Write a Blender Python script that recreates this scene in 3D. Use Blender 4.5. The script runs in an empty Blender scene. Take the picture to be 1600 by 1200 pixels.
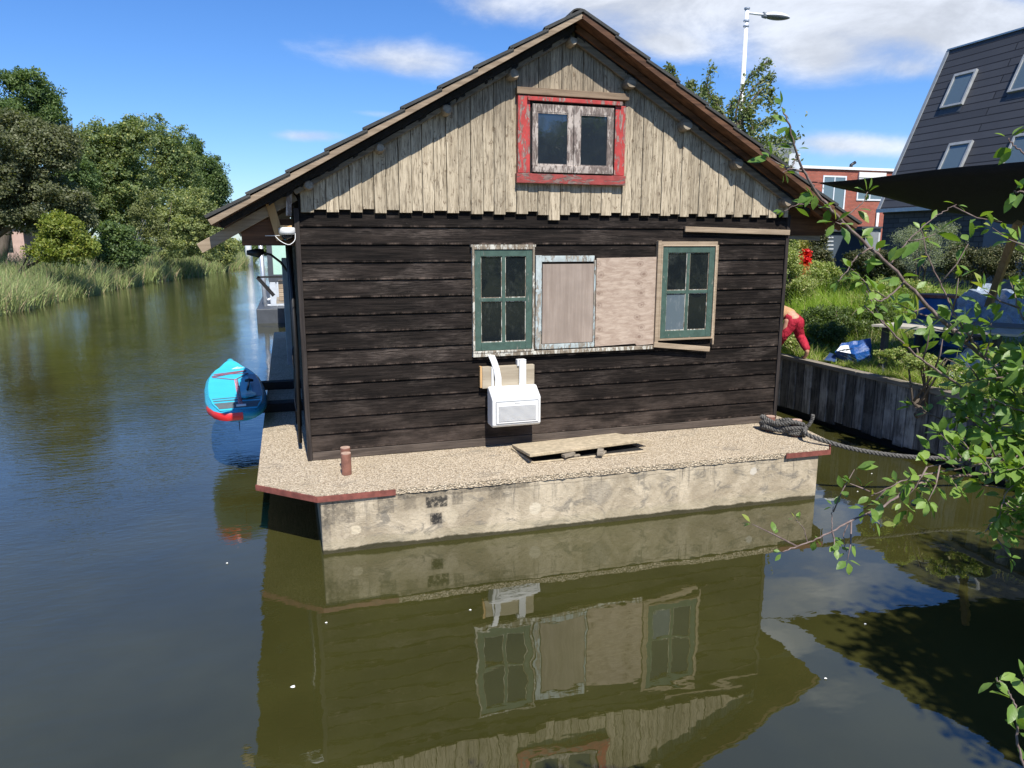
import bpy, math, random
import numpy as np
from mathutils import Vector, Matrix
PI = math.pi
R = math.radians
random.seed(7)
rng = np.random.default_rng(7)
SC = bpy.context.scene
COL = SC.collection

# ------------------------------------------------------------------ camera
CAMH = 3.0
FPX = 1120.0
PITCH = math.atan(220 / 1120.0)
YAW = R(-17.2)
cam_d = bpy.data.cameras.new("camera")
cam = bpy.data.objects.new("camera", cam_d)
COL.objects.link(cam)
cam.location = (0, 0, CAMH)
cam.rotation_euler = (PI / 2 - PITCH, 0, YAW)
cam_d.sensor_width = 36
cam_d.lens = 36 * FPX / 1600
cam_d.clip_start = 0.05
cam_d.clip_end = 3000
SC.camera = cam

FW = np.array([-math.sin(YAW) * math.cos(PITCH), math.cos(YAW) * math.cos(PITCH), -math.sin(PITCH)])
RT = np.array([math.cos(YAW), math.sin(YAW), 0.0])
UP = np.cross(RT, FW)


def _ray(u, v):
    return FW + RT * (u - 800) / FPX - UP * (v - 600) / FPX


def atY(u, v, Y):
    r = _ray(u, v)
    return np.array([0, 0, CAMH]) + r * (Y / r[1])


def atX(u, v, X):
    r = _ray(u, v)
    return np.array([0, 0, CAMH]) + r * (X / r[0])


def atZ(u, v, Z):
    r = _ray(u, v)
    return np.array([0, 0, CAMH]) + r * ((Z - CAMH) / r[2])


def atD(u, v, d):
    return np.array([0, 0, CAMH]) + _ray(u, v) * d


# ------------------------------------------------------------------ sun and sky
SUNDIR = Vector((0.03, -1.0, 1.38)).normalized()      # towards the sun
ELEV = math.asin(SUNDIR.z)
sun_d = bpy.data.lights.new("sun", 'SUN')
sun_d.energy = 5.0
sun_d.angle = R(0.5)
sun_d.color = (1.0, 0.955, 0.88)
sun = bpy.data.objects.new("sun", sun_d)
COL.objects.link(sun)
sun.rotation_euler = SUNDIR.to_track_quat('Z', 'Y').to_euler()

world = bpy.data.worlds.new("World")
SC.world = world
world.use_nodes = True
SC.view_settings.view_transform = 'Standard'
SC.view_settings.look = 'None'
SC.view_settings.gamma = 1
SC.view_settings.exposure = 0.55


class NT:
    """small node-tree writer"""

    def __init__(s, tree):
        s.t = tree
        s.n = tree.nodes
        s.l = tree.links

    def new(s, typ, **kw):
        nd = s.n.new(typ)
        for k, v in kw.items():
            setattr(nd, k, v)
        return nd

    def put(s, sock, v):
        if isinstance(v, bpy.types.NodeSocket):
            s.l.new(v, sock)
        elif v is not None:
            if hasattr(sock.default_value, '__len__') and not hasattr(v, '__len__'):
                v = [v] * len(sock.default_value)
            if hasattr(v, '__len__') and len(sock.default_value) == 4 and len(v) == 3:
                v = (*v, 1)
            sock.default_value = v

    def math(s, op, a, b=None, c=None, clamp=False):
        nd = s.new('ShaderNodeMath', operation=op, use_clamp=clamp)
        s.put(nd.inputs[0], a)
        if b is not None: s.put(nd.inputs[1], b)
        if c is not None: s.put(nd.inputs[2], c)
        return nd.outputs[0]

    def vmath(s, op, a, b=None):
        nd = s.new('ShaderNodeVectorMath', operation=op)
        s.put(nd.inputs[0], a)
        if b is not None: s.put(nd.inputs[1], b)
        return nd.outputs['Value'] if op in ('DOT_PRODUCT', 'LENGTH') else nd.outputs[0]

    def pos(s):
        return s.new('ShaderNodeNewGeometry').outputs['Position']

    def obj(s):
        return s.new('ShaderNodeTexCoord').outputs['Object']

    def island(s):
        return s.new('ShaderNodeNewGeometry').outputs['Random Per Island']

    def sep(s, v):
        nd = s.new('ShaderNodeSeparateXYZ')
        s.put(nd.inputs[0], v)
        return nd.outputs

    def comb(s, x, y, z):
        nd = s.new('ShaderNodeCombineXYZ')
        for i, q in enumerate((x, y, z)): s.put(nd.inputs[i], q)
        return nd.outputs[0]

    def noise(s, vec, scale, detail=4, rough=0.55, dist=0.0, color=False):
        nd = s.new('ShaderNodeTexNoise')
        if vec is not None: s.put(nd.inputs['Vector'], vec)
        s.put(nd.inputs['Scale'], scale)
        s.put(nd.inputs['Detail'], detail)
        s.put(nd.inputs['Roughness'], rough)
        s.put(nd.inputs['Distortion'], dist)
        return nd.outputs[1 if color else 0]

    def voro(s, vec, scale, feat='F1', out='Distance'):
        nd = s.new('ShaderNodeTexVoronoi', feature=feat)
        if vec is not None: s.put(nd.inputs['Vector'], vec)
        s.put(nd.inputs['Scale'], scale)
        return nd.outputs[out]

    def scale(s, v, k):
        return s.vmath('MULTIPLY', v, k)

    def ramp(s, fac, stops, interp='LINEAR'):
        nd = s.new('ShaderNodeValToRGB')
        cr = nd.color_ramp
        cr.interpolation = interp
        while len(cr.elements) < len(stops): cr.elements.new(0.5)
        for e, (p, c) in zip(cr.elements, stops):
            e.position = p
            if not hasattr(c, '__len__'): c = (c, c, c)
            e.color = (*c[:3], 1)
        s.put(nd.inputs[0], fac)
        return nd.outputs[0]

    def smooth(s, v, a, b, c=0.0, d=1.0):
        nd = s.new('ShaderNodeMapRange', interpolation_type='SMOOTHSTEP')
        s.put(nd.inputs[0], v)
        for i, q in enumerate((a, b, c, d)): nd.inputs[i + 1].default_value = q
        return nd.outputs[0]

    def mix(s, f, a, b, blend='MIX'):
        nd = s.new('ShaderNodeMix', data_type='RGBA', blend_type=blend)
        s.put(nd.inputs[0], f)
        s.put(nd.inputs[6], a)
        s.put(nd.inputs[7], b)
        return nd.outputs[2]

    def bump(s, h, dist, strength=1.0, normal=None):
        nd = s.new('ShaderNodeBump')
        s.put(nd.inputs['Height'], h)
        nd.inputs['Distance'].default_value = dist
        nd.inputs['Strength'].default_value = strength
        if normal is not None: s.put(nd.inputs['Normal'], normal)
        return nd.outputs[0]


def new_mat(name):
    m = bpy.data.materials.new(name)
    m.use_nodes = True
    t = NT(m.node_tree)
    b = t.n['Principled BSDF']
    return m, t, b


def P(b, t, **kw):
    names = dict(color='Base Color', rough='Roughness', metal='Metallic', ior='IOR', spec='Specular IOR Level',
                 normal='Normal', coat='Coat Weight', trans='Transmission Weight')
    for k, v in kw.items():
        t.put(b.inputs[names[k]], v)


def simple(name, col, rough=0.6, var=0.15, scale=6, metal=0.0, bump=0.0, spec=0.5, stretch=(1, 1, 1)):
    """a plain surface with slight unevenness and dirt"""
    m, t, b = new_mat(name)
    o = t.scale(t.obj(), stretch)
    n = t.noise(o, scale, 6, 0.6)
    n2 = t.noise(o, scale * 9, 3, 0.6)
    f = t.smooth(n, 0.3, 0.75)
    c = t.mix(f, tuple(x * (1 - var) for x in col), tuple(min(1, x * (1 + var)) for x in col))
    c = t.mix(t.smooth(n2, 0.55, 0.75, 0, var), c, tuple(x * 0.5 for x in col))
    P(b, t, color=c, rough=t.smooth(n2, 0.2, 0.8, max(0.05, rough - 0.1), min(1, rough + 0.1)), metal=metal, spec=spec)
    if bump: P(b, t, normal=t.bump(n2, bump))
    return m


def wood(name, c1, c2, axis='x', grain=30, rough=0.8, bump=0.002, crack=0.35, dark=(0.02, 0.016, 0.012), scale=1.0):
    """weathered timber, grain running along an axis of the world"""
    m, t, b = new_mat(name)
    st = {'x': (0.06, 1, 1), 'y': (1, 0.06, 1), 'z': (1, 1, 0.06)}[axis]
    o = t.scale(t.obj(), st)
    isl = t.math('MULTIPLY', t.island(), 37.0)
    o = t.vmath('ADD', o, t.comb(isl, isl, isl))
    g = t.noise(o, grain * scale, 6, 0.65, 0.3)
    g2 = t.noise(o, grain * 3.3 * scale, 4, 0.6)
    big = t.noise(t.obj(), 2.2, 4, 0.6)
    c = t.mix(t.smooth(g, 0.32, 0.68), c1, c2)
    c = t.mix(t.smooth(big, 0.35, 0.7, 0.0, 0.45), c, tuple(0.62 * (a + b_) / 2 for a, b_ in zip(c1, c2)))
    c = t.mix(t.smooth(g2, 0.62, 0.72, 0, crack), c, dark)
    hue = t.smooth(t.island(), 0, 1, 0.78, 1.18)
    c = t.mix(1.0, c, t.comb(hue, hue, hue), 'MULTIPLY')
    P(b, t, color=c, rough=rough, spec=0.25, normal=t.bump(t.math('ADD', g, g2), bump))
    return m


def leafmat(name, c1, c2, c3=None, trans=0.42, rough=0.5, gloss=0.35):
    m, t, b = new_mat(name)
    r = t.island()
    c = t.mix(t.smooth(r, 0.0, 1.0), c1, c2)
    if c3: c = t.mix(t.math('GREATER_THAN', t.math('FRACT', t.math('MULTIPLY', r, 17.31)), 0.9), c, c3)
    n = t.noise(t.pos(), 0.35, 3)
    c = t.mix(t.smooth(n, 0.35, 0.7, 0, 0.5), c, t.mix(0.5, c1, c2, 'MIX') if not c3 else t.mix(0.35, c1, c3))
    P(b, t, color=c, rough=rough, spec=gloss)
    tr = t.new('ShaderNodeBsdfTranslucent')
    t.put(tr.inputs[0], t.mix(1.0, c, (1.25, 1.35, 0.55), 'MULTIPLY'))
    mx = t.new('ShaderNodeMixShader')
    mx.inputs[0].default_value = trans
    t.l.new(b.outputs[0], mx.inputs[1])
    t.l.new(tr.outputs[0], mx.inputs[2])
    t.l.new(mx.outputs[0], t.n['Material Output'].inputs[0])
    return m


# world: Nishita sky with procedural clouds laid out by direction
def build_world():
    t = NT(world.node_tree)
    bg = t.n['Background']
    sky = t.new('ShaderNodeTexSky', sky_type='NISHITA')
    sky.sun_disc = False
    sky.sun_elevation = ELEV
    sky.sun_rotation = math.atan2(SUNDIR.x, SUNDIR.y)
    sky.air_density = 1.0
    sky.dust_density = 0.35
    sky.ozone_density = 2.2
    d = t.vmath('NORMALIZE', t.new('ShaderNodeTexCoord').outputs['Generated'])
    x, y, z = t.sep(d)
    ys = t.math('MAXIMUM', y, 0.05)
    p = t.math('DIVIDE', x, ys)
    q = t.math('DIVIDE', z, ys)
    zz = t.math('ADD', t.math('MAXIMUM', z, 0.0), 0.16)
    uv = t.comb(t.math('DIVIDE', x, zz), t.math('DIVIDE', y, zz), 0.0)
    n1 = t.noise(uv, 0.9, 8, 0.6, 0.6)
    n2 = t.noise(t.scale(d, (1, 1, 2.2)), 6.5, 10, 0.64, 0.25)
    n = t.math('ADD', t.math('MULTIPLY', n1, 0.45), t.math('MULTIPLY', n2, 0.55))
    total = None

    def blob(u, v, su, sv, amp):
        nonlocal total
        r = _ray(u, v)
        p0, q0 = r[0] / r[1], abs(r[2] / r[1])
        a = _ray(u + su, v)
        b_ = _ray(u, v - sv)
        sp = abs(a[0] / a[1] - p0)
        sq = abs(abs(b_[2] / b_[1]) - q0)
        e = t.math('ADD', t.math('POWER', t.math('DIVIDE', t.math('SUBTRACT', p, p0), sp), 2),
                   t.math('POWER', t.math('DIVIDE', t.math('SUBTRACT', q, q0), sq), 2))
        g = t.math('MULTIPLY', t.math('EXPONENT', t.math('MULTIPLY', e, -1)), amp)
        total = g if total is None else t.math('ADD', total, g)

    blob(1330, 0, 360, 72, 0.56)
    blob(960, 15, 230, 60, 0.46)
    blob(1540, 60, 180, 80, 0.36)
    blob(1270, 95, 95, 48, 0.46)
    blob(1420, 110, 60, 20, 0.22)
    blob(1330, 226, 140, 24, 0.56)
    blob(1200, 262, 120, 14, 0.12)
    blob(640, 95, 150, 40, 0.52)
    blob(1050, 75, 70, 24, 0.40)
    blob(485, 213, 70, 13, 0.46)
    blob(760, 15, 60, 30, 0.18)
    blob(370, 300, 60, 12, 0.12)
    blob(600, 178, 60, 8, 0.26)
    blob(1270, 925, 140, 60, 0.50)
    blob(1200, 1010, 130, 40, 0.34)
    blob(1290, 820, 60, 40, 0.40)
    blob(1300, 1080, 110, 30, 0.26)
    high = t.math('MULTIPLY', t.smooth(z, 0.3, 0.8), t.smooth(x, -0.1, 0.5, 0.0, 0.13))
    back = t.smooth(y, 0.1, -0.3, 0.0, 0.12)
    total = t.math('ADD', t.math('ADD', total, high), back)
    dens = t.smooth(t.math('ADD', n, total), 0.66, 1.10)
    # saturated blue like a phone's picture of a clear sky
    hs = t.new('ShaderNodeHueSaturation')
    hs.inputs['Saturation'].default_value = 1.22
    hs.inputs['Value'].default_value = 1.0
    t.put(hs.inputs['Color'], sky.outputs[0])
    sc = t.mix(1.0, hs.outputs[0], (0.76, 0.94, 1.26), 'MULTIPLY')
    cb = t.smooth(n2, 0.35, 0.7, 5.4, 7.9)
    ccol = t.mix(1.0, (0.90, 0.95, 1.04), t.comb(cb, cb, cb), 'MULTIPLY')
    t.put(bg.inputs[0], t.mix(t.math('MULTIPLY', dens, 0.92), sc, ccol))
    bg.inputs[1].default_value = 0.093


build_world()


# ------------------------------------------------------------------ mesh helpers
class MB:
    def __init__(s):
        s.v = []
        s.f = []

    def add(s, vs, fs):
        o = len(s.v)
        s.v += [tuple(p) for p in vs]
        s.f += [tuple(i + o for i in q) for q in fs]
        return s

    def box(s, x0, x1, y0, y1, z0, z1):
        vs = [(x, y, z) for z in (z0, z1) for y in (y0, y1) for x in (x0, x1)]
        return s.add(vs, [(0, 2, 3, 1), (4, 5, 7, 6), (0, 1, 5, 4), (2, 6, 7, 3), (0, 4, 6, 2), (1, 3, 7, 5)])

    def hexa(s, p):  # 8 points: bottom 4 ccw, top 4 ccw
        return s.add(p, [(3, 2, 1, 0), (4, 5, 6, 7), (0, 1, 5, 4), (1, 2, 6, 5), (2, 3, 7, 6), (3, 0, 4, 7)])

    def beam(s, p0, p1, w, h, up=(0, 0, 1)):
        p0, p1 = Vector(p0), Vector(p1)
        d = (p1 - p0).normalized()
        sd = d.cross(Vector(up)).normalized() * w / 2
        u = sd.cross(d).normalized() * h / 2
        vs = [p0 - sd - u, p0 + sd - u, p0 + sd + u, p0 - sd + u, p1 - sd - u, p1 + sd - u, p1 + sd + u, p1 - sd + u]
        return s.add(vs, [(0, 3, 2, 1), (4, 5, 6, 7), (0, 1, 5, 4), (1, 2, 6, 5), (2, 3, 7, 6), (3, 0, 4, 7)])

    def tube(s, pts, rad, n=8, cap=True):
        pts = [Vector(p) for p in pts]
        if not hasattr(rad, '__len__'): rad = [rad] * len(pts)
        o = len(s.v)
        prev = None
        for i, p in enumerate(pts):
            d = (pts[min(i + 1, len(pts) - 1)] - pts[max(i - 1, 0)])
            if d.length < 1e-9: d = Vector((0, 0, 1))
            d.normalize()
            if prev is None:
                a = Vector((0, 0, 1)) if abs(d.z) < 0.9 else Vector((1, 0, 0))
                u = d.cross(a).normalized()
            else:
                u = (prev - d * prev.dot(d)).normalized()
            prev = u
            w = d.cross(u)
            for k in range(n):
                a = 2 * PI * k / n
                s.v.append(tuple(p + (u * math.cos(a) + w * math.sin(a)) * rad[i]))
        for i in range(len(pts) - 1):
            for k in range(n):
                k2 = (k + 1) % n
                s.f.append((o + i * n + k, o + i * n + k2, o + (i + 1) * n + k2, o + (i + 1) * n + k))
        if cap:
            s.f.append(tuple(o + k for k in reversed(range(n))))
            s.f.append(tuple(o + (len(pts) - 1) * n + k for k in range(n)))
        return s

    def prism(s, poly, z0, z1):
        n = len(poly)
        vs = [(x, y, z0) for x, y in poly] + [(x, y, z1) for x, y in poly]
        fs = [tuple(reversed(range(n))), tuple(range(n, 2 * n))]
        fs += [(i, (i + 1) % n, (i + 1) % n + n, i + n) for i in range(n)]
        return s.add(vs, fs)

    def prismY(s, poly, y0, y1):  # poly of (x,z)
        n = len(poly)
        vs = [(x, y0, z) for x, z in poly] + [(x, y1, z) for x, z in poly]
        fs = [tuple(range(n)), tuple(reversed(range(n, 2 * n)))]
        fs += [((i + 1) % n, i, i + n, (i + 1) % n + n) for i in range(n)]
        return s.add(vs, fs)

    def build(s, name, mat, parent=None, smooth=False, bevel=0.0, loc=None, rot=None):
        me = bpy.data.meshes.new(name)
        me.from_pydata(s.v, [], s.f)
        me.update()
        if smooth:
            for p in me.polygons: p.use_smooth = True
        return link(name, me, mat, parent, bevel, loc, rot)


def link(name, me, mat, parent=None, bevel=0.0, loc=None, rot=None):
    o = bpy.data.objects.new(name, me)
    COL.objects.link(o)
    if mat:
        for m in (mat if isinstance(mat, (list, tuple)) else [mat]): me.materials.append(m)
    if parent:
        o.parent = parent
        # parents carry only a translation: keep world coordinates
        w = Vector((0, 0, 0))
        p = parent
        while p:
            w += Vector(p.location)
            p = p.parent
        o.location = -w
    if loc: o.location = loc
    if rot: o.rotation_euler = rot
    if bevel:
        b = o.modifiers.new('bevel', 'BEVEL')
        b.width = bevel
        b.segments = 2
        b.limit_method = 'ANGLE'
        b.angle_limit = R(40)
    return o


def empty(name, loc, label, cat, group=None, rotz=0):
    o = bpy.data.objects.new(name, None)
    COL.objects.link(o)
    o.location = loc
    o.rotation_euler = (0, 0, rotz)
    o.empty_display_size = 0.2
    return tag(o, label, cat, group)


def tag(o, label=None, cat=None, group=None, kind=None):
    if label: o['label'] = label
    if cat: o['category'] = cat
    if group: o['group'] = group
    if kind: o['kind'] = kind
    return o


def np_mesh(name, V, F, smooth=False):
    """V (n,3), F (m,k) all faces with k corners"""
    me = bpy.data.meshes.new(name)
    k = F.shape[1]
    me.vertices.add(len(V))
    me.vertices.foreach_set('co', V.astype(np.float32).ravel())
    me.loops.add(F.size)
    me.loops.foreach_set('vertex_index', F.astype(np.int32).ravel())
    me.polygons.add(len(F))
    me.polygons.foreach_set('loop_start', np.arange(0, F.size, k, dtype=np.int32))
    me.polygons.foreach_set('loop_total', np.full(len(F), k, dtype=np.int32))
    me.update(calc_edges=True)
    if smooth:
        me.polygons.foreach_set('use_smooth', np.ones(len(F), dtype=bool))
    return me


def unit(a):
    return a / np.maximum(np.linalg.norm(a, axis=-1, keepdims=True), 1e-9)


def leaf_cloud(name, C, size, ratio=0.6, updir=0.3, outward=None):
    """one rhombic, slightly folded leaf per centre"""
    n = len(C)
    d = unit(rng.normal(size=(n, 3)) + np.array([0, 0, -0.2]))
    nr = unit(rng.normal(size=(n, 3)) + np.array([0, 0, updir * 3]) + (outward * 1.2 if outward is not None else 0))
    w = unit(np.cross(d, nr))
    nr = unit(np.cross(w, d))
    s = (size * rng.uniform(0.6, 1.3, n))[:, None]
    a = C - d * s * 0.5
    b = C + w * s * 0.5 * ratio + nr * s * 0.08
    c = C + d * s * 0.5
    e = C - w * s * 0.5 * ratio + nr * s * 0.08
    V = np.stack([a, b, c, e], 1).reshape(-1, 3)
    F = np.arange(4 * n).reshape(-1, 4)
    return np_mesh(name, V, F)


def crown_points(lobes, nclump, per, rclump, fill=0.25, tuft=0, tall=1.0):
    """leaf centres gathered in clumps over the surface of several lobes; returns centres and outward dirs"""
    L = np.array(lobes, float)      # x y z rx ry rz
    if tuft:
        S = []
        for l in L:
            for _ in range(tuft):
                dd_ = unit(rng.normal(size=3))
                dd_[2] = abs(dd_[2]) if rng.random() < .75 else dd_[2]
                k_ = rng.uniform(.28, .5)
                S.append([*(l[:3] + dd_ * l[3:] * (1 - k_ * .55)), *(l[3:] * k_ * np.array([1, 1, tall]))])
        L = np.concatenate([L * [1, 1, 1, .86, .86, .86], np.array(S)], 0)
    wgt = (L[:, 3] * L[:, 5]) ** 1.0
    idx = rng.choice(len(L), nclump, p=wgt / wgt.sum())
    d = unit(rng.normal(size=(nclump, 3)))
    d[:, 2] = np.where(d[:, 2] < -0.5, -d[:, 2], d[:, 2])
    rr = np.where(rng.random(nclump) < fill, rng.uniform(0.35, 0.85, nclump), rng.uniform(0.86, 1.04, nclump))
    cc = L[idx, :3] + d * L[idx, 3:6] * rr[:, None]
    rc = rclump * rng.uniform(0.55, 1.35, nclump)
    k = rng.integers(0, nclump, nclump * per)
    off = unit(rng.normal(size=(len(k), 3))) * (rng.random(len(k)) ** 0.45)[:, None] * rc[k][:, None]
    off[:, 2] *= 0.72
    return cc[k] + off, d[k]


BARK = wood('bark', (0.09, 0.07, 0.05), (0.16, 0.13, 0.10), 'z', 12, bump=0.01)


def tree(name, label, cat, base, lobes, mat, nclump=260, per=60, rclump=0.8, leaf=0.3, trunk=0.3, group=None, bark=None,
         limbs=7, ratio=0.6, fill=0.25, tuft=5, tall=1.0):
    root = empty(name, base, label, cat, group)
    m = MB()
    bx, by, bz = base
    L = lobes
    top = max(l[2] for l in L)
    cx = sum(l[0] for l in L) / len(L)
    cy = sum(l[1] for l in L) / len(L)
    pts = []
    for i in range(7):
        s = i / 6
        pts.append((bx + (cx - bx) * s + 0.15 * math.sin(i * 1.7), by + (cy - by) * s, bz - 0.3 + (top - bz) * s * 0.95))
    m.tube(pts, [trunk * (1.15 - 0.85 * i / 6) for i in range(7)], 9)
    rr = random.Random(int(abs(bx * 13 + by * 7)))
    for i in range(limbs):
        l = L[i % len(L)]
        s = rr.uniform(0.25, 0.7)
        p0 = Vector(pts[int(s * 6)])
        p1 = Vector((l[0] + rr.uniform(-.6, .6) * l[3], l[1] + rr.uniform(-.6, .6) * l[4], l[2] + rr.uniform(0, .6) * l[5]))
        mid = (p0 + p1) / 2 + Vector((0, 0, 0.4))
        m.tube([p0, mid, p1], [trunk * 0.45, trunk * 0.28, trunk * 0.08], 6)
    m.build('trunk', bark or BARK, root, smooth=True)
    C, D = crown_points(L, nclump, per, rclump, fill, tuft, tall)
    me = leaf_cloud('crown', C, leaf, ratio, 0.3, D)
    link('crown', me, mat, root)
    return root


def blades(name, base, h, w, lean=0.25, bend=0.35, seg=2):
    """grass blades: tapered bent strips; base (n,3), h (n,), w (n,)"""
    n = len(base)
    a = rng.uniform(0, 2 * PI, n)
    side = np.stack([np.cos(a), np.sin(a), np.zeros(n)], 1)
    b = rng.uniform(0, 2 * PI, n)
    ld = np.stack([np.cos(b), np.sin(b), np.zeros(n)], 1) * (lean * rng.random(n))[:, None]
    up = np.array([0, 0, 1.0])
    rows = []
    for i in range(seg + 1):
        s = i / seg
        c = base + (up * s + ld * s + ld * bend * 2 * s * s) * h[:, None]
        c[:, 2] -= (bend * s * s * h * 0.3 * np.linalg.norm(ld, axis=1) / max(lean, .01))
        ww = (w * (1 - 0.9 * s))[:, None] * 0.5
        rows.append(c - side * ww)
        rows.append(c + side * ww)
    V = np.stack(rows, 1).reshape(-1, 3)
    k = 2 * (seg + 1)
    o = np.arange(n)[:, None] * k
    F = np.concatenate([o + np.array([[2 * i, 2 * i + 1, 2 * i + 3, 2 * i + 2]]) for i in range(seg)], 0)
    return np_mesh(name, V, F)


def catmull(pts, n=12):
    P_ = [Vector(p) for p in pts]
    P_ = [P_[0] * 2 - P_[1]] + P_ + [P_[-1] * 2 - P_[-2]]
    out = []
    for i in range(1, len(P_) - 2):
        for k in range(n):
            s = k / n
            a, b_, c, d = P_[i - 1:i + 3]
            out.append(0.5 * ((2 * b_) + (c - a) * s + (2 * a - 5 * b_ + 4 * c - d) * s * s + (3 * b_ - a - 3 * c + d) * s ** 3))
    out.append(P_[-2])
    return out


# ------------------------------------------------------------------ materials
def mat_water():
    m, t, b = new_mat('canal_water')
    p = t.pos()
    x, y, z = t.sep(p)
    calm = t.noise(p, 0.85, 2, 0.4, 0.6)
    calm2 = t.noise(t.scale(p, (1, 1.5, 1)), 3.2, 2, 0.5)
    rip = t.noise(t.scale(p, (0.8, 2.2, 1)), 4.5, 3, 0.6, 0.3)
    fine = t.noise(t.scale(p, (0.8, 2.0, 1)), 13.0, 2, 0.5)
    patch = t.noise(t.scale(p, (1, 0.35, 1)), 0.35, 3)
    left = t.math('MULTIPLY', t.smooth(x, 0.6, -1.6), t.smooth(y, 4.0, 11.0, 0.25, 1.0))
    amp = t.math('MULTIPLY', left, t.smooth(patch, 0.3, 0.65, 0.35, 1.0))
    h = t.math('MULTIPLY', calm, 0.0085)
    h = t.math('ADD', h, t.math('MULTIPLY', calm2, 0.0009))
    h = t.math('ADD', h, t.math('MULTIPLY', t.math('MULTIPLY', rip, 0.0080), t.math('ADD', amp, 0.02)))
    h = t.math('ADD', h, t.math('MULTIPLY', t.math('MULTIPLY', fine, 0.0026), t.math('ADD', amp, 0.0)))
    nrm = t.bump(h, 1.0)
    mur = t.noise(p, 0.5, 4, 0.6)
    c = t.mix(t.smooth(mur, 0.3, 0.7), (0.030, 0.0295, 0.0075), (0.042, 0.041, 0.011))
    # scum gathered on the still water beside the quay
    sc = t.noise(p, 2.2, 6, 0.7, 1.5)
    P(b, t, color=c, rough=0.0, ior=2.0, spec=0.5, normal=nrm)
    return m


def mat_siding():
    m, t, b = new_mat('black_stained_siding')
    p = t.pos()
    x, y, z = t.sep(p)
    isl = t.math('MULTIPLY', t.island(), 53.0)
    o = t.vmath('ADD', t.scale(p, (0.045, 1, 1)), t.comb(isl, 0.0, isl))
    g = t.noise(o, 48, 8, 0.72, 0.4)
    g2 = t.noise(o, 150, 4, 0.65)
    wear = t.noise(t.scale(p, (0.6, 1, 1.8)), 2.4, 6, 0.65)
    hue = t.smooth(t.island(), 0, 1, 0.72, 1.30)
    c = t.mix(t.smooth(g, 0.36, 0.68), (0.0048, 0.0038, 0.0032), (0.025, 0.019, 0.0155))
    c = t.mix(t.math('MULTIPLY', t.smooth(wear, 0.46, 0.70), t.smooth(g2, 0.42, 0.60, 0, 0.8)), c, (0.085, 0.068, 0.057))
    c = t.mix(t.smooth(t.noise(t.scale(p, (1, 1, 3)), 19, 5, 0.75), 0.70, 0.76, 0, 0.9), c, (0.36, 0.31, 0.26))
    fr = t.math('FRACT', t.math('DIVIDE', t.math('SUBTRACT', z, 0.71), 0.189286))
    edge = t.math('MULTIPLY', t.smooth(fr, 0.17, 0.07), t.smooth(t.noise(t.scale(p, (1, 1, .3)), 6, 6, .75), .46, .68, 0, .6))
    c = t.mix(edge, c, (0.17, 0.125, 0.10))
    # faded towards the foot of the wall where rain splashes
    foot = t.math('MULTIPLY', t.smooth(z, 1.5, 0.6, 0.0, 0.55), t.smooth(wear, 0.35, 0.65))
    c = t.mix(foot, c, (0.080, 0.060, 0.048))
    c = t.mix(1.0, c, t.comb(hue, hue, hue), 'MULTIPLY')
    P(b, t, color=c, rough=0.7, spec=0.10, normal=t.bump(t.math('ADD', g, t.math('MULTIPLY', g2, 0.4)), 0.006))
    return m


def mat_gable():
    m, t, b = new_mat('weathered_cream_boards')
    p = t.pos()
    x, y, z = t.sep(p)
    isl = t.math('MULTIPLY', t.island(), 71.0)
    o = t.vmath('ADD', t.scale(p, (1, 1, 0.07)), t.comb(isl, isl, isl))
    g = t.noise(o, 36, 7, 0.7, 0.4)
    g2 = t.noise(o, 110, 4, 0.6)
    big = t.noise(t.vmath('ADD', t.scale(p, (1, 1, 0.5)), t.comb(isl, 0.0, 0.0)), 2.4, 5, 0.65)
    sp = t.noise(t.scale(p, (1, 1, 0.55)), 22, 5, 0.75)
    c = t.mix(t.smooth(g, 0.34, 0.66), (0.29, 0.235, 0.160), (0.54, 0.455, 0.325))
    # height up the gable: paint gone, grey and green-grey wood
    hgt = t.math('ADD', t.smooth(z, 3.6, 5.0), t.math('MULTIPLY', t.math('SUBTRACT', big, 0.5), 1.7))
    c = t.mix(t.smooth(hgt, 0.1, 0.95, 0, 0.72), c, t.mix(t.smooth(g, 0.35, 0.65), (0.13, 0.105, 0.078), (0.31, 0.25, 0.175)))
    c = t.mix(t.smooth(g2, 0.52, 0.64, 0, 0.7), c, (0.075, 0.055, 0.036))
    c = t.mix(t.smooth(sp, 0.57, 0.66, 0, 0.8), c, (0.13, 0.09, 0.055))
    c = t.mix(t.smooth(t.voro(t.vmath('ADD', t.scale(p, (1, 1, .55)), t.comb(isl, 0.0, isl)), 5.5), .045, .015, 0, .8), c, (0.06, 0.035, 0.02))
    hue = t.smooth(t.island(), 0, 1, 0.84, 1.10)
    c = t.mix(1.0, c, t.comb(hue, hue, hue), 'MULTIPLY')
    P(b, t, color=c, rough=0.8, spec=0.2, normal=t.bump(t.math('ADD', g, t.math('MULTIPLY', g2, 0.5)), 0.003))
    return m


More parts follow.
